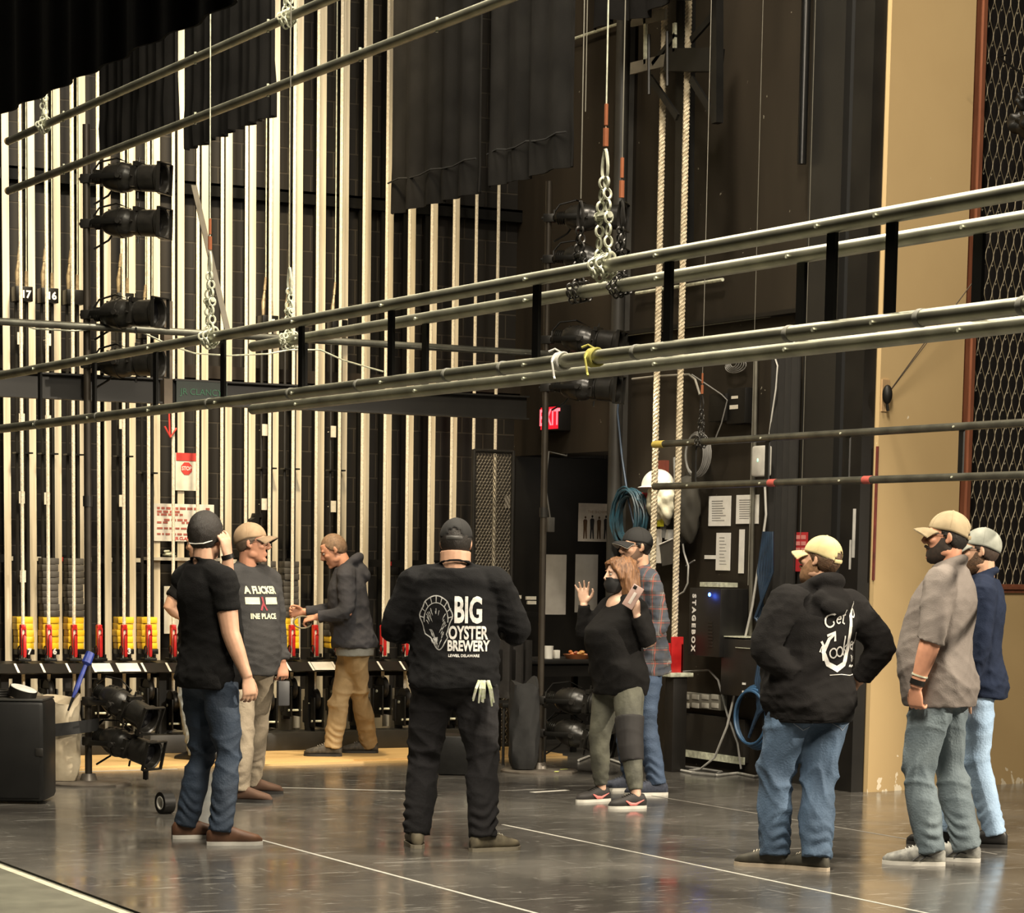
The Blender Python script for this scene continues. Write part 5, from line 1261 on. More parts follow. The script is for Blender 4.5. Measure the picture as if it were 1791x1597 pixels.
        o = bpy.data.objects.new('cap', me); COL.objects.link(o); md = o.modifiers.new('s', 'SOLIDIFY'); md.thickness = .0035; md.offset = 1
        m2 = bpy.data.meshes.new_from_object(o.evaluated_get(bpy.context.evaluated_depsgraph_get())); bpy.data.objects.remove(o)
        o = finish('cap', m2, m, s.root)
        g = G(); N = 18
        def bp(u, v, dz):     # u across -1..1, v outwards 0..1
            a = PI / 2 + u * 1.02; x0, y0 = r.x * math.cos(a), r.y * math.sin(a)
            ln = brim * (1 - .32 * u * u) * v
            return Vector((c.x + x0 * (1 + .12 * v), c.y + y0 + ln * 1.0, c.z - .004 - .030 * u * u * (.4 + .6 * v) - .016 * v * v + dz))
        top = [[bp(-1 + 2 * i / N, v, .003) for i in range(N + 1)] for v in (0, .25, .5, .75, 1)]; bot = [[bp(-1 + 2 * i / N, v, -.002) for i in range(N + 1)] for v in (0, .25, .5, .75, 1)]
        rings = [t + b[::-1] for t, b in zip(top, bot)]
        b = obj('brim', g.rings(rings).move(Mx), brim_m or m, o, local=True)
        if under:
            rr = [[p - Vector((0, 0, .0012)) for p in q] + [p - Vector((0, 0, .0022)) for p in q[::-1]] for q in bot]
            obj('underbrim', G().rings(rr).move(Mx), under, o, local=True)
        obj('button', G().ell((c.x, c.y, c.z + r.z + .003), (.007, .007, .004), None, 10, 6).move(Mx), m, o, local=True)
        g = G()
        for a in np.linspace(0, PI, 4)[:-1]:
            g.tube([(c.x + (r.x + .0035) * math.sin(th) * math.cos(a), c.y + (r.y + .0035) * math.sin(th) * math.sin(a), c.z + (r.z + .0035) * math.cos(th)) for th in np.linspace(-1.42, 1.42, 15)], .0013, 5)
        obj('seam', g.move(Mx), m, o, local=True)
        if hole:
            pts = [(c.x + (r.x + .004) * math.cos(a), c.y + (r.y + .004) * math.sin(a), c.z + .002 - .012) for a in np.linspace(1.5 * PI - .5, 1.5 * PI + .5, 9)]
            pts = [(p[0] * 1.0, p[1], c.z + r.z * math.cos(.5 * PI + .26) + .004) for p in pts]
            obj('strap', G().tube(pts, [(.003, .010)] * 9, 8).move(Mx), strap_m or m, o, local=True)
        return o
    def glasses(s, m=None):
        m = m or mat('glasses_black', (.01, .01, .01), .3); g = G()
        for q in (-1, 1):
            g.tube([(q * .032 + .025 * math.cos(a), .098 - .010 * abs(math.cos(a)) * (q * math.cos(a) > 0), .008 + .019 * math.sin(a)) for a in np.linspace(0, 2 * PI, 18)[:-1]], .0022, 5, closed=True)
            g.tube([(q * .057, .087, .014), (q * .074, .05, .016), (q * .080, -.004, .012)], .002, 5)
        g.tube([(-.008, .1, .013), (.008, .1, .013)], .002, 5)
        return obj('glasses', g.move(s.headM), m, s.root, local=True)
    def shirt(s, m, ease=.016, hem=.80, sleeve=1.0, sl_ease=.010, cuff=0.0, collar=.011, hood=0.0, amp=.005, voxel=.0105, seed=1, flare=0.0, name='shirt', k=(8, 8, 20), taper=1.0, ribbed=0.0, high=0.0):
        g = G(); S = s.s; s.torso(g, ease, hem, 1.50, flare, .009)
        for nm in ('L', 'R'):
            s.arm(g, nm, sl_ease, 0, sleeve if not isinstance(sleeve, dict) else sleeve[nm], cuff, taper)
            sh = s.J['sh' + nm]; nb = s.T(Vector((0, -.02, 1.478)) * S)
            rr = .060 * s.ak * S + sl_ease
            g.ell(sh, (rr, rr, rr), None, 16, 10)
            g.tube([sh, sh.lerp(nb, .33) + Vector((0, 0, .004 * S)), sh.lerp(nb, .66) + Vector((0, 0, .006 * S)), nb], [rr, .064 * S + ease * .6, .062 * S + ease * .3, .058 * S], 14)
        if collar:
            c0 = [s.T(Vector((.070 * s.nk * math.cos(a), -.012 + .066 * s.nk * math.sin(a), 1.510 - .028 * math.sin(a) + high)) * S) for a in np.linspace(0, 2 * PI, 22)[:-1]]
            g.tube(c0, collar * S, 8, closed=True)
            if high:
                c0 = [p - Vector((0, 0, high * .6)) for p in c0]; g.tube(c0, collar * 1.5 * S, 8, closed=True)
        if hood:
            pts = [s.T(Vector((.092 * math.cos(a), -.030 + .095 * math.sin(a), 1.500 - .050 * math.sin(a) + .01 * abs(math.cos(a)))) * S) for a in np.linspace(0, 2 * PI, 22)[:-1]]
            g.tube(pts, [(.030 + .014 * (math.sin(a) < 0) * abs(math.sin(a))) * S for a in np.linspace(0, 2 * PI, 22)[:-1]], 10, closed=True)
            M = s.Tm(9).to_3x3(); q = lambda x, y, z: s.T(Vector((x, y, z)) * S)
            g.ell(q(0, -.135, 1.44), (.115 * S * hood, .050 * S, .075 * S), M @ Matrix.Rotation(-.25, 3, 'X')); g.ell(q(-.02, -.155 * s.bd ** .5, 1.405), (.080 * S * hood, .036 * S, .050 * S), M)
        if ribbed:
            R = []
            for z in (hem - .0, hem + .055):
                i = np.interp(z, [r[0] for r in s.RINGS], [r[1] for r in s.RINGS]); j = np.interp(z, [r[0] for r in s.RINGS], [r[2] for r in s.RINGS])
        me = fuse(g, voxel, 3)
        H_ = s.s
        zh = hem * S
        def msk(v): return .55 + .9 * np.exp(-((v[:, 2] - zh - .10) / .14) ** 2) + .5 * np.exp(-((np.abs(v[:, 0]) - .25) / .10) ** 2)
        folds(me, amp, seed, k, msk)
        if amp > .004: folds(me, amp * .5, seed + 50, (28, 28, 44), msk)
        o = finish(name, me, m, s.root); s.top = o; return o
    def pants(s, m, ease=.014, hem=.024, waist=.97, amp=.006, seed=2, voxel=.0105, zend=1.04, k=(16, 16, 22), stack=.006):
        g = G(); S = s.s; s.torso(g, .002, .86, waist)
        R = []
        s_ = G()
        for nm in ('L', 'R'): s.leg(g, nm, ease, hem, zend)
        hx = (s.J['hipL'] + s.J['hipR']) / 2
        g.ell(hx + Vector((0, -.004, -.035 * S)), (.150 * S * s.bw, .104 * S * s.bd, .10 * S))
        me = fuse(g, voxel, 3)
        za = .10 * S; kz = .48 * S
        def msk(v): return .45 + .9 * np.exp(-((v[:, 2] - kz) / .12) ** 2) + .7 * np.exp(-((v[:, 2] - .80 * S) / .09) ** 2)
        folds(me, amp, seed, k, msk)
        v = vget(me); nr = nget(me)
        st = np.exp(-((v[:, 2] - .17 * S) / .085) ** 2) * np.sin(v[:, 2] * 105 + 4.5 * np.sin(v[:, 0] * 24 + v[:, 1] * 17 + seed) + 9 * v[:, 0]) * stack * (.6 + .6 * np.sin(v[:, 0] * 19 - v[:, 1] * 26 + 2 * seed))
        v = v + nr * st[:, None] * (v[:, 2] < .40 * S)[:, None]; vset(me, v)
        o = finish('trousers', me, m, s.root); s.legs = o; return o
    def shoes(s, m, sole, L=.285, laces=None, wd=1.0, high=0.0, lift=(0, 0), sole_h=.020):
        S = s.s
        for i, nm in enumerate(('L', 'R')):
            a = s.J['ank' + nm]; yw = s.J['yaw' + nm]
            M = Matrix.Translation((a.x, a.y, 0)) @ Matrix.Rotation(-yw, 4, 'Z') @ Matrix.Scale(S, 4)
            ys = np.linspace(0, 1, 15); R = []; out = []
            for t in ys:
                y = -.075 + L * t
                hw = np.interp(t, [0, .06, .25, .45, .68, .85, .95, 1], [.016, .032, .036, .038, .049, .043, .026, .008]) * wd
                ht = np.interp(t, [0, .08, .30, .42, .60, .80, .93, 1], [.070, .108 + high, .112 + high, .106 + high * .5, .084, .066, .054, .034])
                R.append([Vector((hw * math.copysign(abs(math.cos(q)) ** .8, math.cos(q)), y, sole_h * .7 + (ht - sole_h * .7) * (.5 + .5 * math.copysign(abs(math.sin(q)) ** .75, math.sin(q))))) for q in np.linspace(0, 2 * PI, 21)[:-1]])
                out.append((hw, y))
            u = obj('shoe', G().rings(R).move(M), m, s.root, local=True, ang=80)
            ol = [(x * 1.02 + .002, y * 1.008) for x, y in out] + [(-x * 1.02 - .002, y * 1.008) for x, y in out[::-1]]
            obj('sole', G().poly([(x, y, .0) for x, y in ol][::-1], (0, 0, sole_h)).move(M), sole, u, local=True)
            if laces:
                g = G()
                for q in range(5):
                    t = .40 + .055 * q; y = -.075 + L * t; ht = np.interp(t, [.30, .42, .60, .80], [.112 + high, .106 + high * .5, .084, .066]); hw = .024
                    g.tube([(-hw, y, ht - .006), (0, y + .006, ht + .003), (hw, y, ht - .006)], .0032, 6)
                obj('laces', g.move(M), laces, u, local=True)
    def on(s, o, g, origin, xd, yd, dirv, m, name, lift=.0035, maxe=.014):
        """lay flat lettering g (x right, y up) on the cloth o; it is pressed along dirv"""
        x = Vector(xd).normalized(); y = Vector(yd).normalized(); d = Vector(dirv).normalized()
        bm = bmesh.new(); vs = [bm.verts.new(Vector(origin) + x * p[0] + y * p[1]) for p in g.v]
        for f in g.f:
            try: bm.faces.new([vs[i] for i in f])
            except ValueError: pass
        bmesh.ops.triangulate(bm, faces=bm.faces)
        for _ in range(4):
            es = [e for e in bm.edges if e.calc_length() > maxe]
            if not es: break
            bmesh.ops.subdivide_edges(bm, edges=es, cuts=1); bmesh.ops.triangulate(bm, faces=[f for f in bm.faces if len(f.verts) > 3])
        me = o.data; bv = BVHTree.FromPolygons([v.co for v in me.vertices], [tuple(p.vertices) for p in me.polygons])
        dead = []
        for v in bm.verts:
            hit = bv.ray_cast(v.co - d * .6, d)
            if hit[0] is None: dead.append(v)
            else: v.co = hit[0] - d * lift
        bmesh.ops.delete(bm, geom=dead, context='VERTS')
        me2 = bpy.data.meshes.new(name); bm.to_mesh(me2); bm.free()
        ob = link(name, me2, m, o); return ob

def stroke(g, pts, wd, closed=False):
    """flat ribbon in the xy plane"""
    pts = [Vector((p[0], p[1])) for p in pts]; n = len(pts); A, B = [], []
    for i, p in enumerate(pts):
        a = pts[i - 1] if (i or closed) else p; b = pts[(i + 1) % n] if (i < n - 1 or closed) else p
        t = (b - a).normalized(); nn = Vector((-t.y, t.x)); w_ = wd[i] if hasattr(wd, '__len__') else wd
        A.append(p + nn * w_ / 2); B.append(p - nn * w_ / 2)
    v = [(p.x, p.y, 0) for p in A] + [(p.x, p.y, 0) for p in B]
    g.add(v, [(i, (i + 1) % n, n + (i + 1) % n, n + i) for i in range(n if closed else n - 1)]); return g
def arcpts(cx, cy, rx, ry, a0, a1, n=14): return [(cx + rx * math.cos(rad(a)), cy + ry * math.sin(rad(a))) for a in np.linspace(a0, a1, n)]

def denim(name, c, c2):
    return mat(name, c, .8, col2=c2, scale=5.5, mix=(.30, .70), bump=.35, bscale=90, detail=6)
def knit(name, c, c2=None, sc=3.5): return mat(name, c, .92, col2=c2 or tuple(x * .8 for x in c), scale=sc, bump=.25, bscale=160, spec=.2)
HAIRD = mat('hair_dark', (.016, .011, .008), .55, col2=(.009, .007, .005), scale=60, stretch=(3, 3, .4), bump=.5, bscale=160)
HAIRB = mat('hair_brown', (.10, .052, .024), .6, col2=(.05, .026, .012), scale=60, bump=.4, bscale=160)
BLKTEE = knit('black_jersey', (.0055, .0052, .0055), (.004, .004, .004))
PRINT = mat('white_print', (.62, .61, .58), .8, col2=(.42, .41, .39), scale=60, mix=(.25, .45))
def footpos(at, phi, spots, yaws=(0, 0), fwd=-.05):
    """picture points under the feet -> positions in the person's own frame"""
    f = F0 * math.cos(rad(phi)) + R0 * math.sin(rad(phi)); r = np.array([f[1], -f[0], 0]); out = {}
    for nm, (x, y), yw in zip('LR', spots, yaws):
        d = onz(x, y) - np.array([at[0], at[1], 0]); out[nm] = (float(d @ r) + math.sin(rad(yw)) * fwd, float(d @ f) + math.cos(rad(yw)) * fwd, yw)
    return out
SOLEW = mat('sole_white', (.62, .60, .54), .6); SOLEB = mat('sole_dark', (.02, .018, .016), .7)

# --- man in black T-shirt, left
at = onz(366, 1471); phi = 48
p = Person('man in black T-shirt and jeans seen from behind, hand raised to his face', at, phi, H=1.79, bw=1.02, bd=1.14, belly=.035, lean=-3, head=(-24, 6, 0), arm_k=1.10, skin_='fair',
    arms={'R': ((.15, -1, -.12), (.36, -.92, .02), {'dir': (.16, -1, -.05), 'back': (.5, .1, -.8), 'curl': .5, 'side': -1}),
          'L': ((.95, -.50, -.42), (.04, .98, -.14), {'dir': (-.14, .97, -.04), 'back': (.75, .3, -.6), 'curl': .35, 'side': 1})},
    feet=footpos(at, phi, ((340, 1466), (402, 1478)), (22, 30)))
p.build_body(); p.hairm = HAIRD; p.eyes(); p.short_hair(HAIRD, .013, .072, -.068, .002, -.014)
p.shirt(BLKTEE, .017, .83, .30, .018, 0, .010, amp=.006, seed=3, taper=.6)
p.pants(denim('dark_denim', (.022, .038, .066), (.011, .020, .036)), .016, .030, seed=4, amp=.010, k=(12, 12, 16))
p.shoes(mat('brown_leather', (.13, .062, .032), .6, col2=(.08, .034, .016), scale=12), SOLEW, .30)
g = G().tube([p.headM @ Vector(q) for q in ((-.079, -.008, -.004), (-.070, -.062, -.030), (-.040, -.098, -.047), (0, -.104, -.050), (.040, -.098, -.047), (.070, -.062, -.030), (.079, -.008, -.004))], .0034, 6); obj('mask_strap', g, WHITE, p.root, local=True)
w_ = p.J['wrL']; d = p.V((-.26, .96, -.06)); obj('watch', G().tube([w_ - d * .012, w_ + d * .012], .035, 14), BLACK, p.root, local=True)

# --- man in tan cap and grey sweatshirt beside him
at = onz(434, 1398); phi = 140
p = Person('man in tan cap and dark grey lettered sweatshirt, facing right', at, phi, H=1.76, bw=1.05, bd=1.15, belly=.045, head=(-46, 2, 0), skin_='ruddy',
    arms={'L': ((.16, -1, -.06), (.13, -1, -.12), {'dir': (.10, -1, -.1), 'back': (.5, 0, -.8), 'curl': .7, 'side': 1}), 'R': ((-.1, -1, -.1), (.2, -1, -.2))},
    feet=footpos(at, phi, ((452, 1388), (432, 1403)), (-48, -42)))
p.build_body(); p.hairm = HAIRB; p.eyes(); p.short_hair(mat('hair_grey_brown', (.13, .09, .06), .6, scale=60), .005)
p.cap(mat('cap_tan', (.36, .25, .15), .85, col2=(.28, .19, .11), scale=20), 3, False, under=mat('brim_dark', (.03, .026, .022), .8), brim_m=mat('brim_tan', (.26, .18, .11), .85)); p.glasses()
p.shirt(knit('charcoal_fleece', (.052, .050, .049), (.035, .034, .034)), .020, .80, .97, .014, .004, .012, amp=.006, seed=6)
p.pants(mat('khaki_grey', (.30, .25, .18), .85, col2=(.22, .18, .13), scale=5, bump=.3), .018, .030, seed=7); p.shoes(mat('brown_suede', (.10, .052, .03), .8), SOLEB, .29)
ch = p.T(Vector((0, 0, 1.27))); X_, Y_ = (-1, 0, 0), (0, 0, 1); D_ = (0, -1, 0)
p.on(p.top, textmesh('A FLICKER', .062, .003, .82), ch + Vector((0, 0, .065)), X_, Y_, D_, mat('cream_print', (.70, .68, .48), .8), 'chest_lettering')
g = G().add([(-.12, -.022, 0), (-.025, -.022, 0), (-.025, .022, 0), (-.12, .022, 0)], [(0, 1, 2, 3)]).add([(.02, -.022, 0), (.12, -.022, 0), (.12, .022, 0), (.02, .022, 0)], [(0, 1, 2, 3)])
p.on(p.top, g, ch, X_, Y_, D_, mat('cream_print'), 'chest_bars')
g = stroke(stroke(G(), [(-.02, -.055), (0, -.01), (-.005, .03)], .014), [(.025, -.055), (.002, -.012)], .012); p.on(p.top, g, ch + Vector((0, 0, -.005)), X_, Y_, D_, mat('dull_red_print', (.30, .04, .05), .8), 'chest_figure')
p.on(p.top, textmesh('INE PLACE', .046, .002, .9), ch + Vector((0, 0, -.098)), X_, Y_, D_, mat('cream_print'), 'chest_lettering')
hp = p.J['wrL'] + p.V((.10, -1, -.1)) * .09
r = thing('hand_radio', p.root.matrix_world @ hp, 'dark grey radio hanging from the hand of the man in the tan cap', 'radio')
bpy.context.view_layer.update(); wp = p.root.matrix_world @ hp; r.location = wp - Vector((0, 0, .19))
obj('case', G().box((-.04, -.02, 0), (.04, .02, .16), .008), mat('radio_grey', (.05, .05, .052), .5), r, local=True); obj('antenna', G().tube([(-.02, 0, .16), (-.02, 0, .25)], .006, 8), BLACK, r, local=True)

# --- man behind them, mostly hidden
at = onz(356, 1335); phi = -50
p = Person('man mostly hidden behind the man in black T-shirt, only elbow and light jeans showing', at, phi, H=1.76, bw=1.05, bd=1.1, belly=.03, head=(-20, 6, 0), skin_='fair',
    arms={'L': ((-.48, -.86, -.15), (.70, -.42, .55)), 'R': ((.2, -.95, .1), (-.4, -.3, .8))}, feet=footpos(at, phi, ((334, 1335), (366, 1333)), (-8, 10)))
p.build_body(voxel=.008); p.hairm = HAIRB; p.eyes(); p.short_hair(HAIRB)
p.shirt(BLKTEE, .018, .84, .36, .02, amp=.006, seed=8); p.pants(denim('pale_denim', (.36, .40, .42), (.24, .27, .29)), .016, .028, seed=9); p.shoes(mat('black_leather', (.015, .014, .013), .5), SOLEB)

# --- man in duck trousers walking left along the rail
at = onz(618, 1326, .028); phi = -92
p = Person('man in charcoal hoodie and tan work trousers walking left with head bowed', at, phi, H=1.73, bw=1.02, bd=1.12, belly=.05, lean=9, head=(-4, 24, 0), skin_='ruddy', z=.028,
    arms={'L': ((.05, -.98, -.22), (-.92, -.12, .12), {'dir': (-.9, -.2, .2), 'back': (0, .8, -.5), 'curl': .75, 'side': 1}), 'R': ((-.35, -.9, .1), (-.86, -.05, -.2), {'curl': .7})},
    feet=footpos(at, phi, ((634, 1323), (570, 1329)), (0, 0)))
p.build_body(voxel=.0065); p.hairm = HAIRB; p.eyes(); p.short_hair(mat('hair_buzz', (.20, .12, .07), .7, col2=(.13, .08, .045), scale=60), .004, .070)
p.shirt(knit('charcoal_hoodie', (.045, .044, .050), (.030, .030, .034)), .026, .86, .97, .020, .006, .012, hood=.85, amp=.006, seed=10, k=(8, 8, 14))
g = G(); p.torso(g, .013, .80, .91, .004); me = fuse(g, .011, 3); folds(me, .005, 4); finish('shirt_tail', me, knit('grey_shirt', (.22, .22, .20)), p.root)
p.pants(mat('tan_duck', (.35, .25, .13), .85, col2=(.24, .165, .08), scale=5, bump=.35, bscale=30), .022, .036, amp=.013, seed=11, k=(13, 13, 18))
p.shoes(mat('hiking_shoe', (.075, .065, .052), .7, col2=(.03, .027, .022), scale=40), SOLEB, .30, laces=mat('lace_grey', (.30, .28, .25), .8), wd=1.08)
wp = p.root.matrix_world @ (p.J['wrL'] + p.V((-.9, -.2, .2)) * .10)
bpy.context.view_layer.update(); wp = p.root.matrix_world @ (p.J['wrL'] + p.V((-.9, -.25, .1)) * .11); g = G()
for k in range(5): g.tube([Vector(wp) + Vector((.075 * math.cos(a) + .004 * k, .01 * k - .02, .045 * math.sin(a) - .01)) for a in np.linspace(0, 2 * PI, 20)[:-1]], .006, 6, closed=True)
tag(obj('cord_coil', g, mat('cord_olive', (.20, .17, .11), .7)), 'small coil of cord in the hands of the walking man', 'cord')

# --- big man with lettered black shirt, seen from behind
at = onz(790, 1484); phi = 0
p = Person('big man in black brewery shirt and black cap standing with his back turned', at, phi, H=1.79, bw=1.26, bd=1.30, belly=.07, head=(4, 6, 0), arm_k=1.26, leg_k=1.14, skin_='fair', neck_k=1.42, hipk=.98, head_dz=-.02,
    arms={'L': ((-.40, -.90, .16), (.30, -.08, .95)), 'R': ((.42, -.84, .20), (-.30, -.02, .95))}, feet=footpos(at, phi, ((727, 1480), (858, 1488)), (-8, 58)))
p.build_body(jaw=1.12); p.hairm = HAIRD; p.eyes(); p.short_hair(HAIRD, .006, .07, -.052); p.beard(HAIRD, .008)
p.cap(mat('cap_black', (.012, .0115, .011), .85), -9, True, strap_m=mat('cap_strap', (.05, .048, .045), .5))
p.shirt(knit('black_longsleeve', (.0065, .0065, .0072), (.005, .005, .0055), 2.5), .022, .86, .96, .020, .003, .010, amp=.007, seed=12)
p.pants(mat('black_sweats', (.0060, .0053, .0068), .9, col2=(.0045, .004, .005), scale=4, bump=.3, bscale=60), .026, .038, amp=.011, seed=13, zend=1.04, stack=.008)
p.shoes(mat('olive_trainer', (.17, .145, .095), .7, col2=(.07, .06, .042), scale=18), mat('sole_olive', (.26, .23, .17), .7), .305, laces=mat('lace_pale', (.55, .52, .42), .8), wd=1.1)
O = p.T(Vector((0, -.3, 1.225))); X_, Y_, D_ = (1, 0, 0), (0, 0, 1), (0, 1, 0)
t = lambda s_, sz, sx_, dx, dz, b=.004: p.on(p.top, textmesh(s_, sz, b, sx_), O + Vector((dx, 0, dz)), X_, Y_, D_, PRINT, 'back_lettering')
t('BIG', .190, .52, .075, .055, .006); t('OYSTER', .096, .60, .075, -.062, .003); t('BREWERY', .076, .66, .077, -.130, .003); t('LEWES, DELAWARE', .020, .95, .055, -.180, .0005)
g = G(); ol = []
for a in np.linspace(0, 2 * PI, 49)[:-1]:
    yy = math.sin(a); xx = math.cos(a) * (.085 if yy > 0 else .085 * (1 + yy * .55)); ol.append((-.095 + xx * (1 + .05 * math.sin(9 * a)) + (.018 if yy < -.6 else 0) * 1, .015 + yy * (.12 if yy > 0 else .165)))
stroke(g, ol, .006, True)
for a in np.linspace(5, 175, 9):
    c, s_ = math.cos(rad(a)), math.sin(rad(a)); stroke(g, [(-.095 + .062 * c, .01 + .088 * s_), (-.095 + .088 * c, .015 + .122 * s_)], [.004, .006])
stroke(g, arcpts(-.095, .01, .064, .088, -10, 190, 22), .005)
rn = np.random.default_rng(21)
for k in range(46):
    a = rn.uniform(0, 2 * PI); yy = math.sin(a); rx = .066 * (1 if yy > 0 else 1 + yy * .5); q = rn.uniform(.62, .98)
    x0, y0 = -.092 + rx * math.cos(a) * q, .005 + yy * q * (.08 if yy > 0 else .145); l = rn.uniform(.012, .035)
    stroke(g, [(x0, y0), (x0 - .35 * l * math.cos(a), y0 - .5 * l), (x0 - .55 * l * math.cos(a), y0 - l)], [.0045, .004, .001])
p.on(p.top, g, O, X_, Y_, D_, mat('grey_print', (.42, .42, .41), .8, col2=(.25, .25, .24), scale=50), 'oyster_emblem', maxe=.02)
bpy.context.view_layer.update()
gl = Vector(onX(838, 1200, float(at[0]) + .0)); a = p.root.matrix_world @ Vector((.165, -.26, .885)); g = G(); rn = np.random.default_rng(3)
for k in range(9):
    x = rn.uniform(-.05, .06); g.tube([a + Vector((.0 + x * .6 * R0[0], x * .6 * R0[1], .035)), a + Vector((x * R0[0], x * R0[1], -.005)) - Vector(F0) * .02, a + Vector((x * 1.4 * R0[0], x * 1.4 * R0[1], -.05 - rn.uniform(0, .05)))], [.009, .008, .005], 6)
tag(obj('work_gloves', g, mat('lime_glove', (.42, .48, .26), .8, col2=(.62, .62, .55), scale=50)), 'lime and white work gloves hanging from the back pocket of the big man', 'gloves')

# --- man in plaid shirt behind the woman
at = onz(1120, 1386); phi = -108
p = Person('man in dark plaid shirt, glasses and black cap behind the masked woman', at, phi, H=1.78, bw=1.06, bd=1.12, belly=.04, lean=5, head=(-4, 2, 0), skin_='fair',
    arms={'L': ((.30, -.95, -.12), (-.66, -.66, -.30), {'curl': .8, 'dir': (-.8, -.5, -.2), 'back': (.3, .5, -.8)}), 'R': ((-.2, -1, .1), (.1, -1, 0))}, feet=footpos(at, phi, ((1136, 1391), (1092, 1383)), (2, 6)))
p.build_body(); p.hairm = HAIRD; p.eyes(); p.short_hair(HAIRD, .004); p.glasses()
p.beard(mat('stubble', (.20, .12, .08), .8), .0015)
p.cap(mat('cap_black'), 2, False, under=mat('underbrim_pale', (.55, .53, .46), .7))
m, nt, b = nodes_mat('plaid_flannel')
tc = nt.nodes.new('ShaderNodeTexCoord'); sp = nt.nodes.new('ShaderNodeSeparateXYZ'); nt.links.new(tc.outputs['Object'], sp.inputs[0])
def band(src, freq, lo, hi, ph=0.0):
    a = nt.nodes.new('ShaderNodeMath'); a.operation = 'MULTIPLY_ADD'; a.inputs[1].default_value = freq; a.inputs[2].default_value = ph; nt.links.new(src, a.inputs[0])
    f = nt.nodes.new('ShaderNodeMath'); f.operation = 'FRACT'; nt.links.new(a.outputs[0], f.inputs[0])
    g1 = nt.nodes.new('ShaderNodeMath'); g1.operation = 'GREATER_THAN'; g1.inputs[1].default_value = lo; nt.links.new(f.outputs[0], g1.inputs[0])
    g2 = nt.nodes.new('ShaderNodeMath'); g2.operation = 'LESS_THAN'; g2.inputs[1].default_value = hi; nt.links.new(f.outputs[0], g2.inputs[0])
    m_ = nt.nodes.new('ShaderNodeMath'); m_.operation = 'MULTIPLY'; nt.links.new(g1.outputs[0], m_.inputs[0]); nt.links.new(g2.outputs[0], m_.inputs[1]); return m_.outputs[0]
ad = nt.nodes.new('ShaderNodeMath'); ad.operation = 'ADD'; nt.links.new(sp.outputs[0], ad.inputs[0]); nt.links.new(sp.outputs[1], ad.inputs[1])
col = (.055, .052, .055, 1); prev = None
for src in (sp.outputs[2], ad.outputs[0]):
    for lo, hi, c, fac in ((.0, .42, (.035, .045, .065, 1), .7), (.62, .72, (.28, .07, .045, 1), .75), (.80, .84, (.30, .27, .24, 1), .5)):
        mx = nt.nodes.new('ShaderNodeMixRGB'); k_ = nt.nodes.new('ShaderNodeMath'); k_.operation = 'MULTIPLY'; k_.inputs[1].default_value = fac * .75
        nt.links.new(band(src, 11.0, lo, hi, 40.0), k_.inputs[0]); nt.links.new(k_.outputs[0], mx.inputs[0])
        if prev: nt.links.new(prev, mx.inputs[1])
        else: mx.inputs[1].default_value = col
        mx.inputs[2].default_value = c; prev = mx.outputs[0]
nt.links.new(prev, b.inputs['Base Color']); b.inputs['Roughness'].default_value = .9
p.shirt(m, .026, .80, .97, .016, .002, .012, amp=.007, seed=15)
p.pants(denim('blue_denim', (.045, .075, .135), (.022, .04, .075)), .016, .026, seed=16)
p.shoes(mat('navy_knit', (.035, .042, .065), .8, col2=(.02, .025, .04), scale=60), SOLEW, .30, laces=mat('lace_navy', (.06, .07, .10), .8))

# --- woman with mask and phone
at = onz(1080, 1406); phi = -118
p = Person('woman with auburn hair, black mask and black top holding up a phone', at, phi, H=1.58, bw=1.16, bd=1.18, belly=.065, bust=.085, head=(10, 2, 0), skin_='pale', hipk=1.14, leg_k=1.28, arm_k=1.08,
    arms={'L': ((.34, -.92, -.15), (-.42, .88, -.22), {'dir': (-.10, .95, -.2), 'back': (.6, -.1, -.75), 'curl': (.75, .8, .85, .9), 'side': 1, 'thumb': .4}),
          'R': ((-.62, -.78, .05), (-.02, .97, -.16), {'dir': (-.10, 1, .02), 'back': (.25, .1, .95), 'curl': .12, 'spread': 1.9, 'side': -1, 'thumb': 1.0})},
    feet=footpos(at, phi, ((1100, 1414), (1040, 1402)), (6, -4)))
p.build_body(jaw=.92); p.hairm = mat('hair_auburn', (.24, .115, .048), .5, col2=(.10, .045, .02), scale=22, stretch=(4, 4, .5), bump=.5, bscale=60); p.eyes()
g = G(); R_ = []
hp_ = [(.138, .004, .012, -.012), (.134, .034, .044, -.012), (.126, .052, .068, -.013), (.115, .068, .088, -.014), (.08, .092, .112, -.016), (.03, .104, .120, -.024), (-.03, .110, .110, -.038), (-.09, .116, .098, -.050), (-.14, .114, .082, -.058), (-.185, .100, .065, -.058), (-.215, .06, .04, -.055)]
for z, hw, hd, yo in hp_:
    q = []
    for k in range(36):
        a = 2 * PI * k / 36; w_ = 1 + .035 * math.sin(7 * a + z * 30) + .03 * math.sin(11 * a - z * 22)
        x, y = hw * math.cos(a) * w_, yo + hd * math.sin(a) * w_
        if y > .012 and z < .075: y = .012 - (y - .012) * .35 if abs(x) < .066 else y * .7
        q.append(Vector((x, y, z)))
    R_.append(q)
g.rings(R_[::-1]); g.tube([(-.02, .06, .105), (.05, .078, .085), (.082, .05, .03), (.09, .02, -.03)], [.02, .024, .022, .014], 10); g.tube([(.0, .06, .105), (-.055, .074, .085), (-.084, .045, .03), (-.09, .02, -.03)], [.02, .022, .022, .014], 10)
g.move(p.headM); me = fuse(g, .007, 2); folds(me, .006, 5, (60, 60, 10)); finish('hair', me, p.hairm, p.root)
g = G(); R_ = []
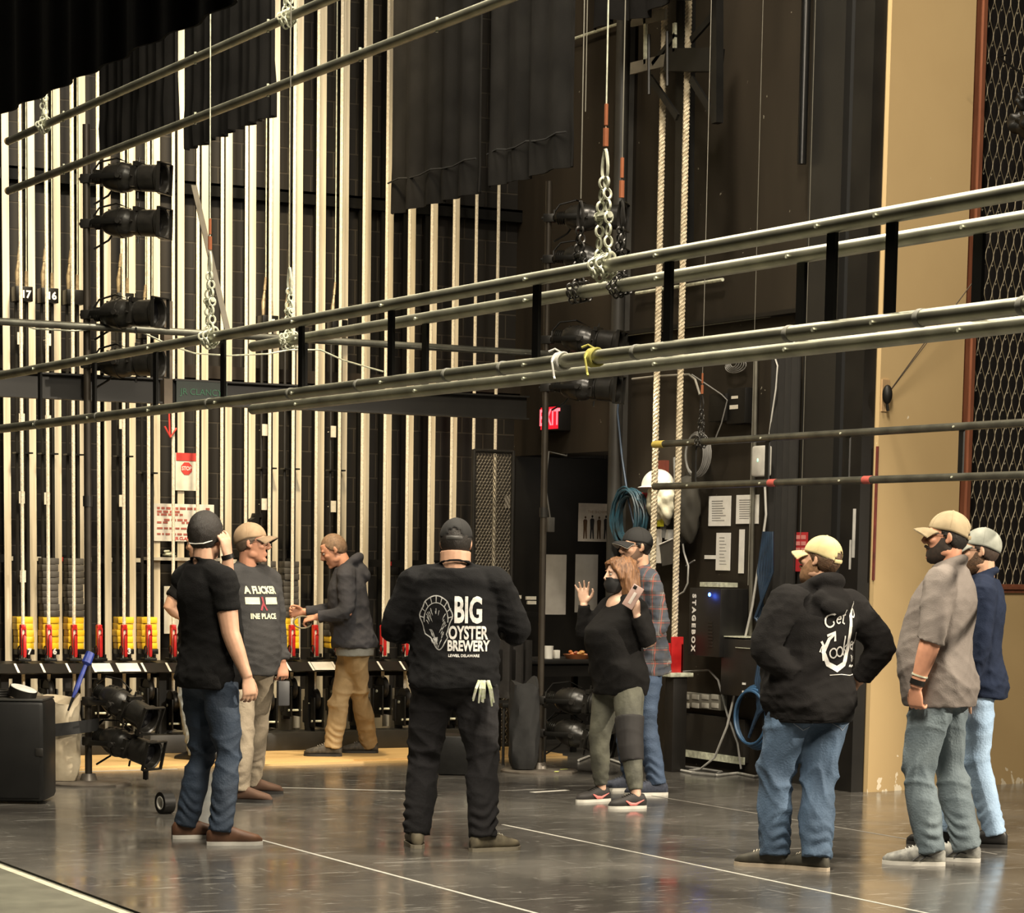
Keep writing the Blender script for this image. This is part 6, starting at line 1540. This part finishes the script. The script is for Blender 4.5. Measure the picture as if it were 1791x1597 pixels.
for z, hw, hd, yo in ((-.012, .050, .030, .080), (-.03, .066, .064, .042), (-.06, .064, .074, .040), (-.09, .056, .068, .038), (-.118, .040, .046, .046), (-.124, .02, .02, .05)):
    R_.append(superring((0, yo, z), hw + .004, hd + .004, .85, lambda q: q, 24))
obj('face_mask', g.rings(R_[::-1]).move(p.headM), mat('mask_black', (.010, .010, .011), .8), p.root, local=True)
p.shirt(knit('black_top', (.0065, .006, .006), (.005, .0045, .0045)), .016, .79, .99, .014, .002, 0, amp=.004, seed=17)
g = G()
for dz, k in ((0, 1),): g.ell(p.T(Vector((0, .045, 1.44)) * p.s), (.085, .055, .075), p.Tm(9).to_3x3() @ Matrix.Rotation(.45, 3, 'X'))
obj('neckline', g, p.skin, p.root, local=True)
p.pants(mat('olive_leggings', (.105, .105, .078), .75, col2=(.055, .055, .042), scale=9, bump=.2), .012, .010, amp=.004, seed=18, zend=.90, stack=.003)
g = G(); k_, h_, a_ = p.J['knL'], p.J['hipL'], p.J['ankL']
g.tube([k_.lerp(h_, .38), k_.lerp(h_, .2), k_, k_.lerp(a_, .2), k_.lerp(a_, .40)], [.096, .093, .086, .082, .077], 18); me = fuse(g, .01, 2); folds(me, .003, 3); finish('knee_brace', me, mat('brace_black', (.014, .012, .012), .8), p.root)
p.shoes(mat('black_mesh_shoe', (.020, .017, .016), .7), SOLEW, .29, laces=BLACK)
bpy.context.view_layer.update()
for i, nm in enumerate('LR'):
    a = p.J['ank' + nm]; yw = p.J['yaw' + nm]; M = Matrix.Translation((a.x, a.y, 0)) @ Matrix.Rotation(-yw, 4, 'Z') @ Matrix.Scale(p.s, 4); g = G()
    for sd in (-1, 1):
        q = [(.10, .058), (.06, .034), (.02, .032), (-.045, .062)]
        g.tube([(sd * np.interp(y, [-.06, .0, .06, .1], [.036, .039, .043, .048]), y, z) for y, z in q], [(.003, .004), (.003, .012), (.003, .010), (.003, .002)], 8)
    sh = [c for c in p.root.children if c.name.startswith('shoe')][i]
    obj('side_mark', g.move(M), mat('pink_mark', (.75, .20, .18), .5), sh, local=True)
wr = p.J['wrL']; hd_ = p.V((-.10, .95, -.2)); pc = wr + hd_ * .115 + p.V((-.5, .15, -.8)) * .028
W_ = p.root.matrix_world
M = Matrix.Translation(W_ @ pc) @ frame((0, 0, 0), tuple(W_.to_3x3() @ p.V((.85, -.50, -.1))), tuple(W_.to_3x3() @ p.V((.50, .84, -.05))))
r = thing('mobile_phone', M.translation, 'pinkish mobile phone in the raised hand of the masked woman', 'phone'); r.rotation_euler = M.to_euler()
obj('case', G().box((-.037, -.075, -.005), (.037, .075, .005), .004), mat('phone_rose', (.46, .31, .27), .35), r, local=True); obj('camera_block', G().box((-.03, .045, .005), (-.008, .068, .007), .001), BLACK, r, local=True); obj('screen', G().box((-.033, -.07, -.0058), (.033, .07, -.0048)), mat('screen_dark', (.02, .02, .025), .1), r, local=True)
obj('grip_band', G().box((-.008, -.05, .005), (.012, .03, .008), .001), mat('band_pale', (.62, .55, .50), .5), r, local=True)

# --- man in the hooded sweatshirt, hands on hips
at = onz(1409, 1517); phi = -32
p = Person('heavy man in black hooded sweatshirt and yellow cap, hands on hips, back turned', at, phi, H=1.70, bw=1.24, bd=1.32, belly=.085, side=3, head=(-26, -6, 0), arm_k=1.26, leg_k=1.20, skin_='fair', hipk=1.04,
    arms={'L': ((-.46, -.86, -.20), (.52, -.40, .02), {'dir': (.62, -.05, .45), 'back': (-.4, .5, -.7), 'curl': .3}), 'R': ((.68, -.72, .04), (-.50, -.78, .36), {'dir': (-.6, -.7, .3), 'curl': .5})},
    feet=footpos(at, phi, ((1338, 1516), (1412, 1521)), (-34, -22), -.05))
p.build_body(jaw=1.1); p.hairm = HAIRB; p.eyes(); p.short_hair(HAIRB, .006); p.beard(mat('beard_sandy', (.26, .14, .07), .8, col2=(.16, .085, .04), scale=60), .016)
p.cap(mat('cap_yellow', (.56, .475, .25), .85, col2=(.47, .39, .195), scale=16), -4, True)
p.shirt(knit('black_hoodie', (.0085, .0075, .0075), (.0065, .006, .006), 2.2), .028, .80, .95, .026, .004, 0, hood=1.2, amp=.006, seed=20, k=(7, 7, 15))
g = G(); p.torso(g, .026, .79, .85, -.0); me = fuse(g, .011, 2); finish('rib_hem', me, knit('black_rib', (.0075, .007, .007)), p.root)
p.pants(denim('mid_denim', (.075, .125, .20), (.032, .058, .10)), .030, .046, amp=.015, seed=21, zend=1.05, stack=.008, k=(12, 12, 17))
g = G()
for sx in (-1, 1):
    x0 = sx * .105
    stroke(g, [(x0 - .07, .055), (x0 - .066, -.05), (x0, -.085), (x0 + .066, -.05), (x0 + .07, .055)], .004, True)
p.on(p.legs, g, Vector((0, -.5, .80)), (1, 0, 0), (0, 0, 1), (0, 1, 0), mat('denim_stitch', (.24, .28, .34), .8), 'pocket_stitching', lift=.004)
p.shoes(mat('dark_olive_shoe', (.055, .050, .036), .7, col2=(.03, .028, .02), scale=20), mat('sole_beige', (.42, .35, .26), .7), .30, laces=mat('lace_cream', (.55, .5, .4), .8))
O = p.T(Vector((.068, -.35, 1.205)) * p.s); X_, Y_, D_ = (1, 0, 0), (0, 0, 1), (0, 1, 0); g = G()
stroke(g, [(.075, .17), (.058, .135), (.055, .06), (.045, -.02), (.02, -.085), (-.025, -.108), (-.075, -.085), (-.10, -.03), (-.075, .03), (-.045, .055)], [.012, .022, .022, .024, .028, .030, .026, .022, .018, .010])
stroke(g, arcpts(.078, .165, .016, .035, 90, 450, 16), .008, True)
stroke(g, [(-.088, .045), (-.045, .062), (-.04, .02)], .012); stroke(g, [(-.09, -.02), (-.115, .02)], .010)
stroke(g, arcpts(-.075, .115, .026, .030, 60, 330, 12), .008); stroke(g, [(-.052, .10), (-.058, .112)], .007)                 # G
stroke(g, arcpts(-.026, .118, .013, .016, 10, 330, 10), .007); stroke(g, [(-.038, .120), (-.014, .122)], .006)                 # e
stroke(g, [(.004, .165), (.0, .105), (.012, .100)], .008); stroke(g, [(-.012, .138), (.020, .142)], .007)                       # t
stroke(g, [(-.118, -.03), (-.108, .0), (-.10, -.07)], .008)                                                                    # H
stroke(g, arcpts(-.045, -.035, .020, .022, 0, 360, 14), .007, True); stroke(g, arcpts(-.008, -.028, .018, .022, 0, 360, 14), .007, True)
stroke(g, [(.020, .045), (.014, -.045)], .008); stroke(g, [(.045, .012), (.018, -.012), (.046, -.045)], .007)                   # k
stroke(g, arcpts(.080, .0, .014, .018, 10, 330, 10), .007); stroke(g, [(.068, .0), (.092, .006)], .006)                        # e
stroke(g, arcpts(.108, -.005, .013, .018, 0, 360, 12), .007, True); stroke(g, [(.120, .06), (.118, -.022)], .008)              # d
stroke(g, [(.080, -.045), (.084, -.075), (.095, -.05), (.10, -.078), (.118, -.06)], .006); stroke(g, [(.062, -.098), (.075, -.092), (.085, -.1), (.1, -.093), (.115, -.098)], .008)
stroke(g, [(-.07, -.135), (.0, -.132), (.06, -.138), (.11, -.134)], .003)
g.v = [(v[0] * 1.12 - .012, v[1] * 1.1, 0) for v in g.v]
p.on(p.top, g, O, X_, Y_, D_, PRINT, 'hook_print', maxe=.018)

# --- man in navy pullover (far right, behind)
at = onz(1700, 1478); phi = -80
p = Person('man in navy pullover, pale jeans and grey cap half hidden at far right', at, phi, H=1.77, bw=1.02, bd=1.10, belly=.02, head=(0, 2, 0), skin_='fair',
    arms={'L': ((-.02, -1, -.14), (-.24, -.95, .02)), 'R': ((-.2, -1, .1), (-.2, -.9, .1))}, feet=footpos(at, phi, ((1722, 1482), (1640, 1478)), (0, 4)))
p.build_body(); p.hairm = HAIRD; p.eyes(); p.short_hair(mat('hair_fade', (.05, .03, .02), .7, scale=60), .003); p.beard(HAIRB, .004); p.glasses()
p.cap(mat('cap_grey', (.31, .32, .28), .85, col2=(.24, .25, .215), scale=20), 2, False)
p.shirt(knit('navy_fleece', (.012, .019, .042), (.009, .014, .031)), .020, .83, .97, .016, .003, .016, amp=.006, seed=23, high=.022)
p.pants(denim('sky_denim', (.36, .50, .68), (.25, .37, .54)), .014, .028, seed=24, amp=.009, k=(12, 12, 14)); p.shoes(mat('black_leather'), SOLEB, .30)

# --- man in grey shirt, right
at = onz(1632, 1510); phi = -68
p = Person('bearded man in rolled sleeve grey shirt, glasses and tan cap at right', at, phi, H=1.84, bw=1.10, bd=1.24, belly=.062, lean=-2, head=(-14, 0, 0), arm_k=1.20, leg_k=1.10, skin_='ruddy',
    arms={'L': ((-.16, -.95, -.28), (-.26, -.95, .10), {'dir': (.05, -1, .15), 'back': (-.6, 0, -.75), 'curl': .7}), 'R': ((-.25, -.95, .1), (-.1, -1, .0), {'curl': .6})},
    feet=footpos(at, phi, ((1610, 1513), (1672, 1506)), (-14, -4)))
p.build_body(jaw=1.06); p.hairm = HAIRD; p.eyes(); p.short_hair(HAIRD, .004); p.beard(mat('beard_dark', (.03, .018, .012), .75, col2=(.015, .01, .007), scale=60), .009); p.glasses()
p.cap(mat('cap_khaki', (.36, .285, .175), .85, col2=(.28, .22, .13), scale=16), 0, True)
p.shirt(knit('grey_jersey', (.20, .175, .158), (.15, .13, .118), 3), .022, .80, .54, .018, .008, .020, amp=.0045, seed=26, high=.012, k=(6, 6, 22))
p.pants(denim('grey_denim', (.15, .19, .21), (.085, .115, .135)), .024, .040, amp=.013, seed=27, zend=1.05, k=(13, 13, 15))
g = G()
for sx in (-1, 1):
    x0 = sx * .10
    stroke(g, [(x0 - .065, .055), (x0 - .062, -.05), (x0, -.085), (x0 + .062, -.05), (x0 + .065, .055)], .004, True)
p.on(p.legs, g, Vector((0, -.5, .875)), (1, 0, 0), (0, 0, 1), (0, 1, 0), mat('denim_stitch'), 'pocket_stitching', lift=.002)
p.shoes(mat('grey_runner', (.34, .34, .31), .7, col2=(.16, .16, .15), scale=26), SOLEW, .315, laces=mat('lace_white', (.6, .6, .56), .8))
for i, nm in enumerate('LR'):
    a = p.J['ank' + nm]; M = Matrix.Translation((a.x, a.y, 0)) @ Matrix.Rotation(-p.J['yaw' + nm], 4, 'Z') @ Matrix.Scale(p.s, 4); g = G()
    for sd in (-1, 1):
        for y0 in (.0, .035): g.tube([(sd * .0405, y0, .068), (sd * .0435, y0 + .03, .045), (sd * .046, y0 + .055, .026)], .004, 6)
        g.tube([(sd * .041, -.01, .045), (sd * .045, .06, .058)], .0035, 6)
    sh = [c for c in p.root.children if c.name.startswith('shoe')][i]; obj('side_mark', g.move(M), mat('mark_dark', (.03, .03, .032), .5), sh, local=True)
w_ = p.J['wrL']; d = p.V((-.26, -.95, .10)); w_ = w_ - d * .03; obj('watch', G().tube([w_ - d * .014, w_ + d * .014], .040, 16), BLACK, p.root, local=True); obj('bracelet', G().tube([w_ - d * .040, w_ - d * .032], .043, 16), GALV, p.root, local=True)
